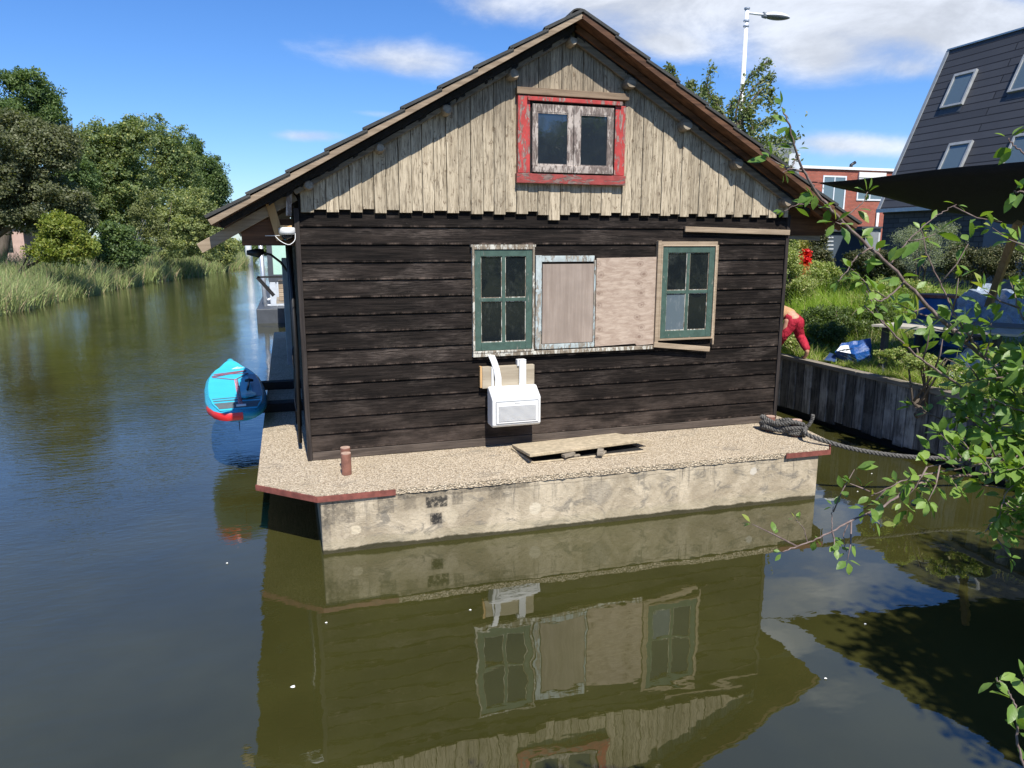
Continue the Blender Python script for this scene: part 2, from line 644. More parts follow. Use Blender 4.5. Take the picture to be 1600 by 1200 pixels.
def flaky(name, paint, bare, amount=0.5, axis='z', rough=0.6):
    """paint flaking off grey wood"""
    m, t, b = new_mat(name)
    p = t.pos()
    st = (1, 1, 0.25) if axis == 'z' else (0.25, 1, 1)
    o = t.scale(p, st)
    n = t.noise(o, 26, 8, 0.72, 0.6)
    big = t.noise(p, 3.0, 3)
    v = t.math('ADD', n, t.math('MULTIPLY', t.math('SUBTRACT', big, 0.5), 0.35))
    lo = 0.68 - amount * 0.3
    f = t.smooth(v, lo, lo + 0.035)
    pn = t.mix(t.smooth(t.noise(p, 11, 4), 0.3, 0.7), tuple(q * 0.82 for q in paint), tuple(min(1, q * 1.12) for q in paint))
    bn = t.mix(t.smooth(t.noise(o, 60, 4), 0.35, 0.65), tuple(q * 0.55 for q in bare), bare)
    P(b, t, color=t.mix(f, pn, bn), rough=rough, spec=0.3,
      normal=t.bump(t.math('ADD', t.math('MULTIPLY', f, -1.0), t.noise(o, 70, 4)), 0.0015))
    return m


def mat_hull():
    m, t, b = new_mat('stained_hull_concrete')
    p = t.pos()
    x, y, z = t.sep(p)
    n = t.noise(p, 2.2, 8, 0.68, 0.6)
    n2 = t.noise(t.scale(p, (1, 1, 1)), 26, 6, 0.7)
    st = t.noise(t.scale(p, (0.8, 0.8, 1.5)), 2.6, 9, 0.75, 1.6)
    c = t.mix(t.smooth(n, 0.36, 0.66), (0.32, 0.265, 0.185), (0.54, 0.46, 0.335))
    c = t.mix(t.smooth(st, 0.52, 0.62, 0, 0.75), c, (0.18, 0.163, 0.133))
    c = t.mix(t.smooth(n2, 0.58, 0.72, 0, 0.6), c, (0.17, 0.14, 0.095))
    cr = t.voro(t.vmath('ADD', p, t.scale(t.noise(p, 4, 4, color=True), (0.3, 0.3, 0.3))), 1.3, 'DISTANCE_TO_EDGE')
    c = t.mix(t.smooth(cr, 0.005, 0.0, 0, 0.25), c, (0.10, 0.08, 0.06))

    def rect(x0, x1, z0, z1, soft=0.012):
        a = t.math('MULTIPLY', t.smooth(x, x0 - soft, x0 + soft), t.smooth(x, x1 + soft, x1 - soft))
        bq = t.math('MULTIPLY', t.smooth(z, z0 - soft, z0 + soft), t.smooth(z, z1 + soft, z1 - soft))
        return t.math('MULTIPLY', a, bq)

    patchy = t.smooth(n2, 0.46, 0.66, 1.0, 0.1)
    rain = t.noise(t.scale(p, (1, 1, 0.07)), 13, 5, 0.7)
    c = t.mix(t.math('MULTIPLY', t.smooth(rain, 0.55, 0.68, 0, 0.75), t.smooth(z, 0.15, 0.5)), c, (0.12, 0.108, 0.09))
    for (a0, a1, b0, b1, s) in ((1.20, 1.42, 0.37, 0.49, .95), (1.24, 1.36, 0.19, 0.31, 1.0), (0.92, 2.3, 0.50, 0.55, .5), (0.98, 1.10, 0.38, 0.53, .35),
                                (0.72, 0.88, 0.36, 0.55, .5), (1.47, 1.58, 0.38, 0.52, .45), (0.2, 0.5, 0.30, 0.53, .45),
                                (1.85, 2.1, 0.40, 0.54, .4), (2.9, 3.0, 0.22, 0.54, .3), (0.17, 0.26, 0.02, 0.5, .35)):
        c = t.mix(t.math('MULTIPLY', t.math('MULTIPLY', rect(a0, a1, b0, b1, 0.010), patchy), s), c, (0.035, 0.033, 0.03))

    def disc(cx, cz, r, col, s):
        nonlocal c
        d = t.math('SQRT', t.math('ADD', t.math('POWER', t.math('SUBTRACT', x, cx), 2), t.math('POWER', t.math('SUBTRACT', z, cz), 2)))
        d = t.math('ADD', d, t.math('MULTIPLY', t.math('SUBTRACT', n2, 0.5), 0.06))
        c = t.mix(t.smooth(d, r, r * 0.75, 0, s), c, col)

    disc(0.50, 0.22, 0.055, (0.58, 0.50, 0.36), 0.9)
    disc(1.45, 0.26, 0.09, (0.50, 0.43, 0.31), 0.6)
    disc(2.36, 0.25, 0.075, (0.60, 0.53, 0.40), 0.8)
    disc(5.0, 0.42, 0.05, (0.60, 0.56, 0.48), 0.7)
    disc(3.1, 0.35, 0.16, (0.20, 0.18, 0.15), 0.4)
    # form-board seam and efflorescence lines, wet foot
    seam = t.math('ABSOLUTE', t.math('SUBTRACT', z, t.math('ADD', 0.475, t.math('MULTIPLY', n, 0.05))))
    c = t.mix(t.smooth(seam, 0.006, 0.0, 0, 0.55), c, (0.09, 0.075, 0.055))
    wl = t.math('ADD', z, t.math('MULTIPLY', t.math('SUBTRACT', n, 0.5), 0.10))
    c = t.mix(t.smooth(wl, 0.16, 0.10, 0, 0.4), c, (0.33, 0.29, 0.19))
    c = t.mix(t.smooth(wl, 0.055, 0.035, 0, 0.93), c, (0.030, 0.028, 0.012))
    P(b, t, color=c, rough=0.88, spec=0.2, normal=t.bump(t.math('ADD', n2, t.math('MULTIPLY', st, 1.5)), 0.008))
    return m


def mat_aggregate():
    m, t, b = new_mat('pebble_dash_deck')
    p = t.pos()
    v = t.voro(p, 55)
    vc = t.voro(p, 55, out='Color')
    vv = t.sep(vc)[0]
    n = t.noise(p, 1.6, 6, 0.65)
    c = t.mix(vv, (0.38, 0.30, 0.20), (0.66, 0.56, 0.41))
    c = t.mix(t.smooth(v, 0.42, 0.72, 0, 0.7), c, (0.17, 0.135, 0.095))
    c = t.mix(t.smooth(n, 0.48, 0.72, 0, 0.5), c, (0.36, 0.29, 0.195))
    n3 = t.noise(t.scale(p, (0.6, 1.4, 1)), 2.1, 6, 0.7, 0.8)
    c = t.mix(t.smooth(n3, 0.56, 0.70, 0, 0.6), c, (0.15, 0.135, 0.11))
    n4 = t.noise(p, 7, 6, 0.75, 0.5)
    c = t.mix(t.smooth(n4, 0.60, 0.68, 0, 0.5), c, (0.50, 0.42, 0.30))
    c = t.mix(t.smooth(n4, 0.40, 0.30, 0, 0.55), c, (0.20, 0.17, 0.12))
    P(b, t, color=c, rough=0.85, spec=0.25, normal=t.bump(t.math('ADD', t.math('MULTIPLY', v, -1.0), t.math('MULTIPLY', n4, 1.6)), 0.014))
    return m


def mat_brick(name, c1, c2, mortar, w, h, ax='xz', off=0.5, msize=0.012, rough=0.85, slope=1.0):
    m, t, b = new_mat(name)
    x, y, z = t.sep(t.pos())
    a = x if ax[0] == 'x' else y
    v = t.comb(a, t.math('MULTIPLY', z, slope), 0.0)
    br = t.new('ShaderNodeTexBrick')
    br.offset = off
    t.put(br.inputs['Vector'], v)
    for k, q in (('Scale', 1.0), ('Mortar Size', msize), ('Mortar Smooth', 0.2), ('Brick Width', w), ('Row Height', h), ('Bias', 0.0)):
        br.inputs[k].default_value = q
    br.inputs['Color1'].default_value = (*c1, 1)
    br.inputs['Color2'].default_value = (*c2, 1)
    br.inputs['Mortar'].default_value = (*mortar, 1)
    n = t.noise(t.pos(), 0.9, 5, 0.6)
    c = t.mix(t.smooth(n, 0.3, 0.7, 0.0, 0.25), br.outputs[0], tuple(q * 0.6 for q in c1))
    P(b, t, color=c, rough=rough, spec=0.3, normal=t.bump(t.math('MULTIPLY', br.outputs[1], -1.0), msize))
    return m


def mat_glass(name, tint=(0.010, 0.013, 0.015), dirt=0.25, ior=1.75):
    m, t, b = new_mat(name)
    p = t.pos()
    n = t.noise(p, 5, 6, 0.7, 0.8)
    dz = t.noise(t.scale(p, (1, 1, 0.25)), 28, 5, 0.7)
    f = t.math('MULTIPLY', t.smooth(n, 0.45, 0.75), t.smooth(dz, 0.4, 0.7, 0, dirt))
    P(b, t, color=t.mix(f, tint, (0.24, 0.26, 0.27) if dirt > .8 else (0.09, 0.10, 0.085)), rough=t.smooth(n, 0.4, 0.8, 0.02, 0.16), ior=ior,
      normal=t.bump(t.noise(p, 2.5, 2), 0.004))
    return m


def mat_ground():
    m, t, b = new_mat('grassy_ground')
    p = t.pos()
    n = t.noise(p, 0.6, 6, 0.65)
    n2 = t.noise(p, 14, 5, 0.7)
    c = t.mix(t.smooth(n, 0.35, 0.65), (0.045, 0.065, 0.015), (0.095, 0.105, 0.035))
    c = t.mix(t.smooth(n2, 0.5, 0.7, 0, 0.6), c, (0.10, 0.08, 0.045))
    P(b, t, color=c, rough=0.95, spec=0.1, normal=t.bump(n2, 0.04))
    return m


M = dict(
    water=mat_water(), siding=mat_siding(), gable=mat_gable(), hull=mat_hull(), deck=mat_aggregate(), ground=mat_ground(),
    red=flaky('flaking_red_paint', (0.42, 0.052, 0.046), (0.32, 0.225, 0.19), 0.52),
    redx=flaky('faded_red_paint', (0.30, 0.058, 0.050), (0.24, 0.165, 0.14), 0.58, 'x'),
    cream=flaky('flaking_cream_paint', (0.42, 0.36, 0.31), (0.21, 0.165, 0.14), 0.70),
    white=flaky('flaking_white_paint', (0.52, 0.50, 0.43), (0.27, 0.22, 0.16), 0.72),
    paleblue=flaky('pale_blue_paint', (0.40, 0.45, 0.44), (0.33, 0.29, 0.23), 0.58),
    green=flaky('bottle_green_paint', (0.056, 0.098, 0.078), (0.24, 0.25, 0.21), 0.22),
    glass=mat_glass('window_glass', dirt=0.5), glass_blue=mat_glass('attic_glass', (0.018, 0.024, 0.032), 0.15, 1.9),
    milky=mat_glass('milky_glass', (0.10, 0.13, 0.15), 0.9),  # pale milky tint stands in for a curtain behind the pane
    glass_roof=mat_glass('roof_window_glass', (0.10, 0.14, 0.16), 0.2, 1.9),
    plyx=wood('plywood_grey_pink', (0.26, 0.205, 0.165), (0.35, 0.285, 0.235), 'z', 22, crack=0.25, dark=(0.14, 0.10, 0.08)),
    oldwood=wood('weathered_plank', (0.30, 0.225, 0.15), (0.46, 0.36, 0.25), 'x', 26),
    batten=wood('grey_batten', (0.13, 0.105, 0.075), (0.27, 0.225, 0.165), 'x', 26),
    barge=wood('verge_plank', (0.24, 0.175, 0.115), (0.42, 0.32, 0.22), 'x', 24),
    newwood=wood('fresh_timber', (0.46, 0.27, 0.115), (0.62, 0.40, 0.19), 'z', 18, crack=0.12),
    soffit=wood('brown_soffit_ply', (0.065, 0.032, 0.018), (0.19, 0.092, 0.048), 'x', 14, crack=0.6, rough=0.7),
    greywood=wood('grey_plank', (0.20, 0.17, 0.13), (0.36, 0.31, 0.24), 'x', 26),
    black=simple('black_bitumen', (0.012, 0.011, 0.010), 0.8, 0.4, 20, bump=0.01),
    tile=simple('dark_roof_tile', (0.042, 0.042, 0.038), 0.75, 0.25, 5, bump=0.003),
    rust=simple('red_oxide_steel', (0.20, 0.062, 0.045), 0.6, 0.3, 14, bump=0.002),
    bollard=simple('brown_painted_steel', (0.225, 0.100, 0.070), 0.5, 0.25, 12, bump=0.001),
    bolltop=simple('worn_bollard_top', (0.40, 0.27, 0.20), 0.7, 0.2, 20),
    acwhite=simple('white_plastic', (0.68, 0.68, 0.665), 0.35, 0.03, 5),
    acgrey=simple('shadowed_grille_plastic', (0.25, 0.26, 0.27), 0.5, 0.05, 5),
    whitefab=simple('white_strap', (0.78, 0.78, 0.76), 0.6, 0.05, 15),
    galv=simple('galvanised_steel', (0.48, 0.50, 0.52), 0.42, 0.12, 9, metal=0.6),
    lampwhite=simple('lamp_pole_paint', (0.68, 0.70, 0.72), 0.4, 0.08, 4),
    darkgrey=simple('dark_grey_paint', (0.055, 0.062, 0.072), 0.6, 0.15, 4),
    midgrey=simple('grey_paint', (0.22, 0.24, 0.26), 0.6, 0.12, 6),
    palegrey=simple('pale_grey_paint', (0.50, 0.53, 0.55), 0.6, 0.1, 5),
    cable=simple('black_cable', (0.012, 0.012, 0.013), 0.5, 0.2, 12),
    rope=simple('grey_rope', (0.12, 0.115, 0.105), 0.95, 0.5, 60, bump=0.002, spec=.1),
)

# ------------------------------------------------------------------ setting
def strip(name, pts, mat, label_kind='structure'):
    """sheet lofted from rows of equal length"""
    n = len(pts[0])
    V = [tuple(p) for r in pts for p in r]
    F = []
    for i in range(len(pts) - 1):
        for j in range(n - 1):
            F.append((i * n + j, i * n + j + 1, (i + 1) * n + j + 1, (i + 1) * n + j))
    me = bpy.data.meshes.new(name)
    me.from_pydata(V, [], F)
    me.update()
    for q in me.polygons: q.use_smooth = True
    o = link(name, me, mat)
    o['kind'] = label_kind
    return o


w = MB()
w.add([(-70, -6, 0), (9.5, -6, 0), (9.5, 200, 0), (-70, 200, 0)], [(0, 1, 2, 3)])
w.build('canal_water', M['water'])['kind'] = 'structure'

BANK = [(-13.5, -8), (-13, 10), (-12.6, 24), (-12.0, 36.3), (-11.7, 44.5), (-10.8, 59), (-7.6, 78), (-5.7, 97), (-5.3, 125), (-5.6, 185), (-6, 260)]


def bank_x(Y):
    for (a, b), (c, d) in zip(BANK, BANK[1:]):
        if b <= Y <= d: return a + (c - a) * (Y - b) / (d - b)
    return BANK[-1][0]


rows = []
Ys = list(np.arange(-8, 200, 4)) + [230, 300, 500, 1200]
for Y in Ys:
    bx = bank_x(Y)
    jit = 0.5 * math.sin(Y * 0.7) + 0.3 * math.sin(Y * 1.9)
    rows.append([(bx + 1.3 + jit * .4, Y, -0.5), (bx + jit * .4, Y, 0.05), (bx - 1.5, Y, 0.55), (bx - 5, Y, 0.95), (bx - 20, Y, 1.1), (bx - 90, Y, 1.1), (-900, Y, 1.0)])
strip('left_bank', rows, M['ground'])

QX = 8.42      # quay face
rows = []
for Y in [1.6, 2.5] + list(np.arange(4, 60, 1.5)) + [80, 120, 200, 500, 1200]:
    j = 0.03 * math.sin(Y * 2.1)
    rows.append([(QX + .12, Y, 0.5), (QX + .13, Y, 1.0 + j), (QX + 1.2, Y, 1.04 + j), (QX + 2.2, Y, 1.15 + j * 2), (QX + 3.6, Y, 1.45), (QX + 8, Y, 1.6), (60, Y, 1.6), (900, Y, 1.4)])
strip('right_bank', rows, M['ground'])
rows = []
for Y, zz in [(3.0 - 1.6, -0.4), (1.0, 0.9), (0.5, 1.25), (-6, 1.3), (-60, 1.3), (-700, 1.2)]:
    rows.append([(x_, Y, zz - (0.15 if 0 < zz < 1 else 0) * math.sin(x_)) for x_ in (-900, -60, -14, -8, -3, 0, 3, 6, 9, 14, 60, 900)])
strip('near_bank', rows, M['ground'])
g = MB()
g.add([(-900, 195, 0.3), (900, 195, 0.3), (1500, 2600, 1.0), (-1500, 2600, 1.0)], [(0, 1, 2, 3)])
g.build('far_ground', M['ground'])['kind'] = 'structure'

# quay wall of upright black boards with a capping beam
def build_quay():
    root = empty('quay_wall', (QX, 8, 0), 'quay wall of upright blackened boards under a grey capping beam', 'quay wall')
    m, t, b = new_mat('quay_boards')
    p = t.pos()
    x, y, z = t.sep(p)
    isl = t.math('MULTIPLY', t.island(), 91.0)
    o = t.vmath('ADD', t.scale(p, (1, 1, 0.10)), t.comb(isl, isl, isl))
    gr = t.noise(o, 22, 7, 0.7, 0.4)
    n = t.noise(p, 3.5, 6, 0.65)
    c = t.mix(t.smooth(gr, 0.38, 0.68), (0.075, 0.070, 0.064), (0.27, 0.255, 0.235))
    c = t.mix(t.math('MULTIPLY', t.smooth(n, 0.46, 0.68), 0.65), c, (0.33, 0.31, 0.28))
    c = t.mix(t.smooth(z, 0.13, 0.03, 0, 0.9), c, (0.008, 0.009, 0.004))
    hue = t.smooth(t.island(), 0, 1, 0.5, 1.6)
    P(b, t, color=t.mix(1.0, c, t.comb(hue, hue, hue), 'MULTIPLY'), rough=0.75, spec=0.3, normal=t.bump(gr, 0.004))
    w_ = MB()
    Y = 2.0
    rr = random.Random(3)
    while Y < 40:
        wd = rr.uniform(0.18, 0.215)
        dx = rr.uniform(-0.008, 0.008)
        w_.box(QX + dx, QX + 0.06, Y + 0.011, Y + wd - 0.011, 0.10 + rr.uniform(-.03, .03), 0.965)
        Y += wd
    w_.build('board_facing', m, root, bevel=0.004)
    c2 = MB()
    c2.box(QX + 0.05, QX + 0.085, 2.0, 40, -0.3, 0.95)
    c2.build('backing', M['black'], root)
    cp = MB()
    Y = 2.0
    while Y < 40:
        cp.box(QX - 0.035, QX + 0.11, Y, Y + 3.46, 0.966, 1.035)
        Y += 3.47
    cp.build('capping_beam', wood('grey_capping', (0.15, 0.13, 0.105), (0.30, 0.265, 0.21), 'y', 24), root, bevel=0.006)
    return root


build_quay()

# ------------------------------------------------------------------ houseboat
DZ = 0.61
WX0, WX1, WY = 0.15, 6.20, 8.05
RXC, RZ, SL = 3.175, 5.375, 0.568          # ridge and slope of the roof's underside
FY = 7.71                                   # front of the roof
BACK = 19.6
HB = empty('houseboat', (3.1, 8, 0), 'black timber houseboat with a cream gable, tiled roof and broad concrete hull', 'houseboat')


def roofz(x):
    return RZ - SL * abs(x - RXC)


# hull
hb = MB()
nseg = 46
rr = random.Random(5)
front = [(0.175 + (5.88 - 0.175) * i / nseg, 6.835 - 0.115 * i / nseg + rr.uniform(-.004, .004)) for i in range(nseg + 1)]
poly = front + [(5.9, BACK + .9), (0.16, BACK + .9)]
hb.prism(poly, -0.6, 0.548)
hb.build('hull', M['hull'], HB, bevel=0.012)
# deck slab with rough edge
front2 = []
for i in range(nseg * 2 + 1):
    s = i / (nseg * 2)
    x = 0.9 + (5.55 - 0.9) * s
    front2.append((x, 6.835 - 0.115 * (x - 0.175) / 5.7 - 0.012 + 0.004 * math.sin(i * .7) + rr.uniform(-.007, .007)))
dk = MB()
dpoly = [(-0.45, BACK + 1), (-0.42, 7.36), (0.15, 6.828), (0.88, 6.815)] + front2 + [(5.56, 6.71), (6.00, 6.70), (6.27, 7.02), (6.48, 8.2), (6.5, BACK + 1)]
dk.prism(dpoly, 0.552, DZ)
dk.build('deck', M['deck'], HB)
# rusty steel angles on the corners
for seg in ([(-0.43, 7.365), (0.148, 6.815), (0.90, 6.805)], [(5.40, 6.695), (6.01, 6.685), (6.29, 7.02)]):
    a = MB()
    for (x0, y0), (x1, y1) in zip(seg, seg[1:]):
        a.beam((x0, y0, 0.577), (x1, y1, 0.577), 0.012, 0.058)
    a.build('edge_angle', M['rust'], HB)
# bollards: each a pair of short posts
def bollard(x, y, h, r=0.052):
    b = MB()
    b.tube([(x, y, DZ), (x, y, DZ + h - .006), ], r, 20)
    o = b.build('bollard_post', M['bollard'], HB, bevel=0.004)
    c = MB()
    c.tube([(x, y, DZ + h - .006), (x, y, DZ + h)], r * 0.97, 20)
    c.build('post_top', M['bolltop'], o)
    return o


bollard(0.475, 7.42, 0.235)
bollard(0.485, 7.64, 0.235)
bollard(5.86, 7.62, 0.20, 0.058)
bollard(6.01, 7.30, 0.215, 0.060)

# front siding
sd = MB()
NB = 14
z0, z1 = DZ + 0.10, 3.36
pitch = (z1 - z0) / NB
for i in range(NB):
    a = z0 + i * pitch
    seg = 24
    rows = []
    for k in range(seg + 1):
        x = WX0 + (WX1 - WX0) * k / seg
        j = rr.uniform(-.0025, .0025)
        b0 = a + 0.006 + j
        rows.append([(x, WY - .028, b0), (x, WY - .028 + rr.uniform(-.001, .001), b0 + 0.02), (x, WY - .010, a + pitch - 0.004), (x, WY + .0, a + pitch - .002), (x, WY + .0, b0)])
    n5 = 5
    V = [p for r in rows for p in r]
    F = []
    for k in range(seg):
        for q in range(n5):
            q2 = (q + 1) % n5
            F.append((k * n5 + q, (k + 1) * n5 + q, (k + 1) * n5 + q2, k * n5 + q2))
    F += [tuple(range(n5)), tuple(reversed(range(seg * n5, seg * n5 + n5)))]
    sd.add(V, F)
sd.build('front_siding', M['siding'], HB)
pl = MB()
pl.box(WX0, WX1, WY - .036, WY, DZ + .004, DZ + 0.098)
pl.build('bottom_plank', wood('foot_plank', (0.055, 0.043, 0.034), (0.14, 0.11, 0.088), 'x', 26), HB, bevel=0.006)
# corner boards
for x0, x1 in ((WX0 - .055, WX0 - .002), (WX1 + .002, WX1 + .05)):
    cb = MB()
    cb.box(x0, x1, WY - .042, WY + .06, DZ + .004, 3.36)
    cb.build('corner_board', wood('black_corner', (0.016, 0.013, 0.012), (0.06, 0.048, 0.042), 'z', 26), HB, bevel=0.005)
# body walls behind (box of the house)
bw = MB()
bw.box(WX0 - .02, WX1 + .02, WY + .002, BACK, DZ, 3.36)
bw.build('house_wall', M['siding'], HB)
# gable body up to the roof
gb = MB()
gb.prismY([(WX0, 3.362), (WX1, 3.362), (WX1, roofz(WX1) - 0.05), (RXC, RZ - 0.05), (WX0, roofz(WX0) - 0.05)], WY + .004, BACK)
gb.build('attic_wall', M['black'], HB)
# side wall boarding on the left side
sw = MB()
for i in range(NB):
    a = z0 + i * pitch
    sw.hexa([(WX0 - .045, WY + .062, a + .004), (WX0 - .021, WY + .062, a + .004), (WX0 - .021, BACK, a + .004), (WX0 - .045, BACK, a + .004),
             (WX0 - .028, WY + .062, a + pitch), (WX0 - .021, WY + .062, a + pitch), (WX0 - .021, BACK, a + pitch), (WX0 - .028, BACK, a + pitch)])
sw.build('side_siding', M['siding'], HB)

# gable boarding: vertical boards of uneven length
gm = MB()
x = WX0 + 0.015
i = 0
while x < WX1 - 0.02:
    wd = rr.uniform(0.118, 0.142)
    x2 = min(x + wd, WX1 - 0.01)
    lo = 3.335 + (0.018 if i % 2 else -0.012) + rr.uniform(-.006, .006)
    if abs((x + x2) / 2 - 3.02) < 0.066: lo = 3.262
    dy = (0.0 if i % 2 else -0.006) + rr.uniform(-.0025, .0025)
    za, zb = roofz(x) - 0.03, roofz(x2) - 0.03
    g0, g1 = x + 0.003, x2 - 0.003
    zt0, zt1 = max(lo + .05, za), max(lo + .05, zb)
    pol = [(g0, lo), (g1, lo), (g1, zt1)]
    if g0 < RXC < g1: pol.append((RXC, roofz(RXC) - 0.03))
    pol.append((g0, zt0))
    gm.prismY(pol, WY - 0.058 + dy, WY - .012)
    x = x2
    i += 1
gm.build('gable_boarding', M['gable'], HB, bevel=0.002)

# battens following the slope on the gable, and ragged bitumen above them
GY = WY - 0.075
for sx in (-1, 1):
    off = 0.155 if sx > 0 else 0.125
    b = MB()
    xe = RXC + sx * (3.06)
    b.beam((RXC + sx * 0.03, GY - .02, roofz(RXC) - off), (xe, GY - .02, roofz(xe) - off), 0.05, 0.075 if sx > 0 else 0.05, up=(0, 0, 1))
    b.build('verge_batten', M['batten'], HB, bevel=0.006)
    k = MB()
    # bitumen felt: ragged fill between batten and roof
    n = 90
    pts = []
    for j in range(n + 1):
        xx = RXC + sx * (0.02 + 3.3 * j / n)
        yj = WY - 0.10 - 0.03 * rr.random()
        pts.append((xx, yj, roofz(xx)))
    V = []
    for (xx, yj, zz) in pts:
        V += [(xx, yj, zz - 0.012 - .02 * rr.random()), (xx, yj - .01 + .02 * rr.random(), zz - 0.10 - .03 * rr.random()), (xx, WY, zz - 0.10), (xx, WY, zz - 0.01)]
    F = []
    for j in range(n):
        for q in range(4):
            q2 = (q + 1) % 4
            F.append((j * 4 + q, (j + 1) * 4 + q, (j + 1) * 4 + q2, j * 4 + q2))
    k.add(V, F)
    k.build('bitumen_felt', M['black'], HB)

# purlin ends
for px, py, r in ((482, 290, .052), (593, 232, .052), (697, 172, .058), (801, 117, .060), (893, 66, .052), (983, 131, .068), (1070, 196, .072), (1150, 256, .068), (1226, 316, .062)):
    c = atY(px, py, 7.93)
    p = MB()
    n = 14
    ex = 0.02 * (1 if c[0] > RXC else -1)
    V, F = [], []
    for yy in (7.86, 7.90, 8.02):
        sh = 0.0 if yy > 7.87 else -0.012
        for q in range(n):
            a = 2 * PI * q / n
            rad = r * (1.0 + 0.06 * math.sin(3 * a + px))
            V.append((c[0] + (rad + sh) * math.cos(a), yy + 0.015 * math.sin(a), c[2] + (rad + sh) * math.sin(a)))
    for s_ in range(2):
        for q in range(n):
            q2 = (q + 1) % n
            F.append((s_ * n + q, s_ * n + q2, (s_ + 1) * n + q2, (s_ + 1) * n + q))
    F.append(tuple(reversed(range(n))))
    p.add(V, F)
    p.build('purlin_end', wood('purlin_wood', (0.20, 0.165, 0.12), (0.42, 0.35, 0.26), 'y', 20) if px < 900 else M['batten'], HB, smooth=False)

# roof: plywood deck, verge planks, tiles
RB = BACK + 0.4
EXL, EXR = -0.70, 7.03
roof = empty('roof', (RXC, 8, 5.4), None, None)
roof.parent = HB
roof.location = Vector((RXC, 8, 5.4)) - HB.location
ply = MB()
for xe in (EXL, EXR):
    ply.add([(RXC, FY + .012, RZ), (xe, FY + .012, roofz(xe)), (xe, RB, roofz(xe)), (RXC, RB, RZ),
             (RXC, FY + .012, RZ + .022), (xe, FY + .012, roofz(xe) + .022), (xe, RB, roofz(xe) + .022), (RXC, RB, RZ + .022)],
            [(0, 1, 2, 3), (4, 7, 6, 5), (0, 4, 5, 1), (1, 5, 6, 2), (2, 6, 7, 3), (3, 7, 4, 0)])
ply.build('roof_deck', M['soffit'], roof)
# verge planks
for sx, mt, hh, dz in ((-1, M['barge'], 0.058, 0.024), (1, M['soffit'], 0.060, 0.022)):
    v = MB()
    xe = EXL if sx < 0 else EXR
    v.beam((RXC + sx * .0, FY, RZ + dz), (xe, FY, roofz(xe) + dz), 0.022, hh)
    v.build('verge_plank', mt, roof, bevel=0.003)
# second inner rafter under the left verge, dark
for sx in (-1, 1):
    v = MB()
    xe = EXL + .08 if sx < 0 else EXR - .08
    v.beam((RXC, WY - .14, RZ - .045), (xe, WY - .14, roofz(xe) - .045), 0.04, 0.06)
    v.build('rafter', M['black'] if sx < 0 else M['soffit'], roof)
# tiles in lapped courses with a rolled profile
CL = 0.445
for sx in (-1, 1):
    tl = MB()
    xe = EXL if sx < 0 else EXR
    L = math.hypot(abs(xe - RXC), SL * abs(xe - RXC))
    nc = int(L / CL) + 1
    d = Vector((sx, 0, -SL)).normalized()
    nrm = Vector((sx * SL, 0, 1)).normalized()
    ny = 6 * 42
    for c in range(nc):
        s0, s1 = c * CL - 0.03, min((c + 1) * CL, L + 0.03)
        if s1 - s0 < .1: continue
        V = []
        for j in range(ny + 1):
            yy = FY - 0.025 + (RB - FY) * j / ny
            wv = 0.013 * math.sin(2 * PI * j / 6.0 + 1.4)
            for (s_, h_) in ((s0, 0.034), (s1, 0.056), (s1, 0.088), (s0, 0.062)):
                p_ = Vector((RXC, yy, RZ)) + d * s_ + nrm * (h_ + wv)
                V.append(p_)
        F = []
        for j in range(ny):
            for q in range(4):
                q2 = (q + 1) % 4
                F.append((j * 4 + q, j * 4 + q2, (j + 1) * 4 + q2, (j + 1) * 4 + q))
        F += [(0, 3, 2, 1), (ny * 4, ny * 4 + 1, ny * 4 + 2, ny * 4 + 3)]
        tl.add(V, F)
    tl.build('roof_tiles', M['tile'], roof)
rc = MB()
yy = FY + .02
while yy < RB:
    V, F = [], []
    n = 10
    for k, (y_, s_) in enumerate(((yy, 1.0), (yy + .42, 0.88))):
        for q in range(n + 1):
            a = PI * q / n
            V.append((RXC - .02 + 0.115 * s_ * math.cos(a), y_, RZ + 0.015 + 0.085 * s_ * math.sin(a)))
        for q in range(n + 1):
            a = PI * (n - q) / n
            V.append((RXC - .02 + 0.10 * s_ * math.cos(a), y_, RZ + 0.015 + 0.07 * s_ * math.sin(a)))
    N = 2 * (n + 1)
    for q in range(N):
        q2 = (q + 1) % N
        F.append((q, q2, N + q2, N + q))
    for q in range(n):
        F.append((q + 1, q, N - 1 - q, N - 2 - q))
    rc.add(V, F)
    yy += .40
rc.build('ridge_caps', M['tile'], roof)

# left eave: projecting rafter, soffit box, offcut
e = MB()
a, b = atY(322, 380, 8.12), atY(470, 308, 8.12)
e.beam((-0.85, 8.12, 2.945), (0.12, 8.12, 3.49), 0.045, 0.105)
e.build('eave_rafter', M['oldwood'], HB, bevel=0.004)
e = MB()
e.box(-0.44, 0.09, 8.165, 8.19, 2.975, 3.25)
e.add([(-0.44, 8.2, 3.0), (0.09, 8.2, 3.0), (0.09, 12, 3.0), (-0.44, 12, 3.0), (-0.44, 8.2, 3.02), (0.09, 8.2, 3.02), (0.09, 12, 3.02), (-0.44, 12, 3.02)],
      [(0, 1, 2, 3), (4, 7, 6, 5), (0, 4, 5, 1), (1, 5, 6, 2), (2, 6, 7, 3), (3, 7, 4, 0)])
e.build('eave_soffit', M['soffit'], HB)
e = MB()
e.beam((-0.05, 8.075, 3.03), (-0.135, 8.075, 3.405), 0.085, 0.022, up=(0, 1, 0))
e.build('timber_offcut', M['newwood'], HB, bevel=0.003)
for yy in (10, 12, 14, 16, 18):
    for xa, xb in ((-.68, .12), (7.0, 6.24)):
        e = MB()
        e.beam((xa, yy, roofz(xa) - .05), (xb, yy, roofz(xb) - .05), 0.045, 0.09)
        e.build('eave_rafter', M['oldwood'], HB)
e = MB()
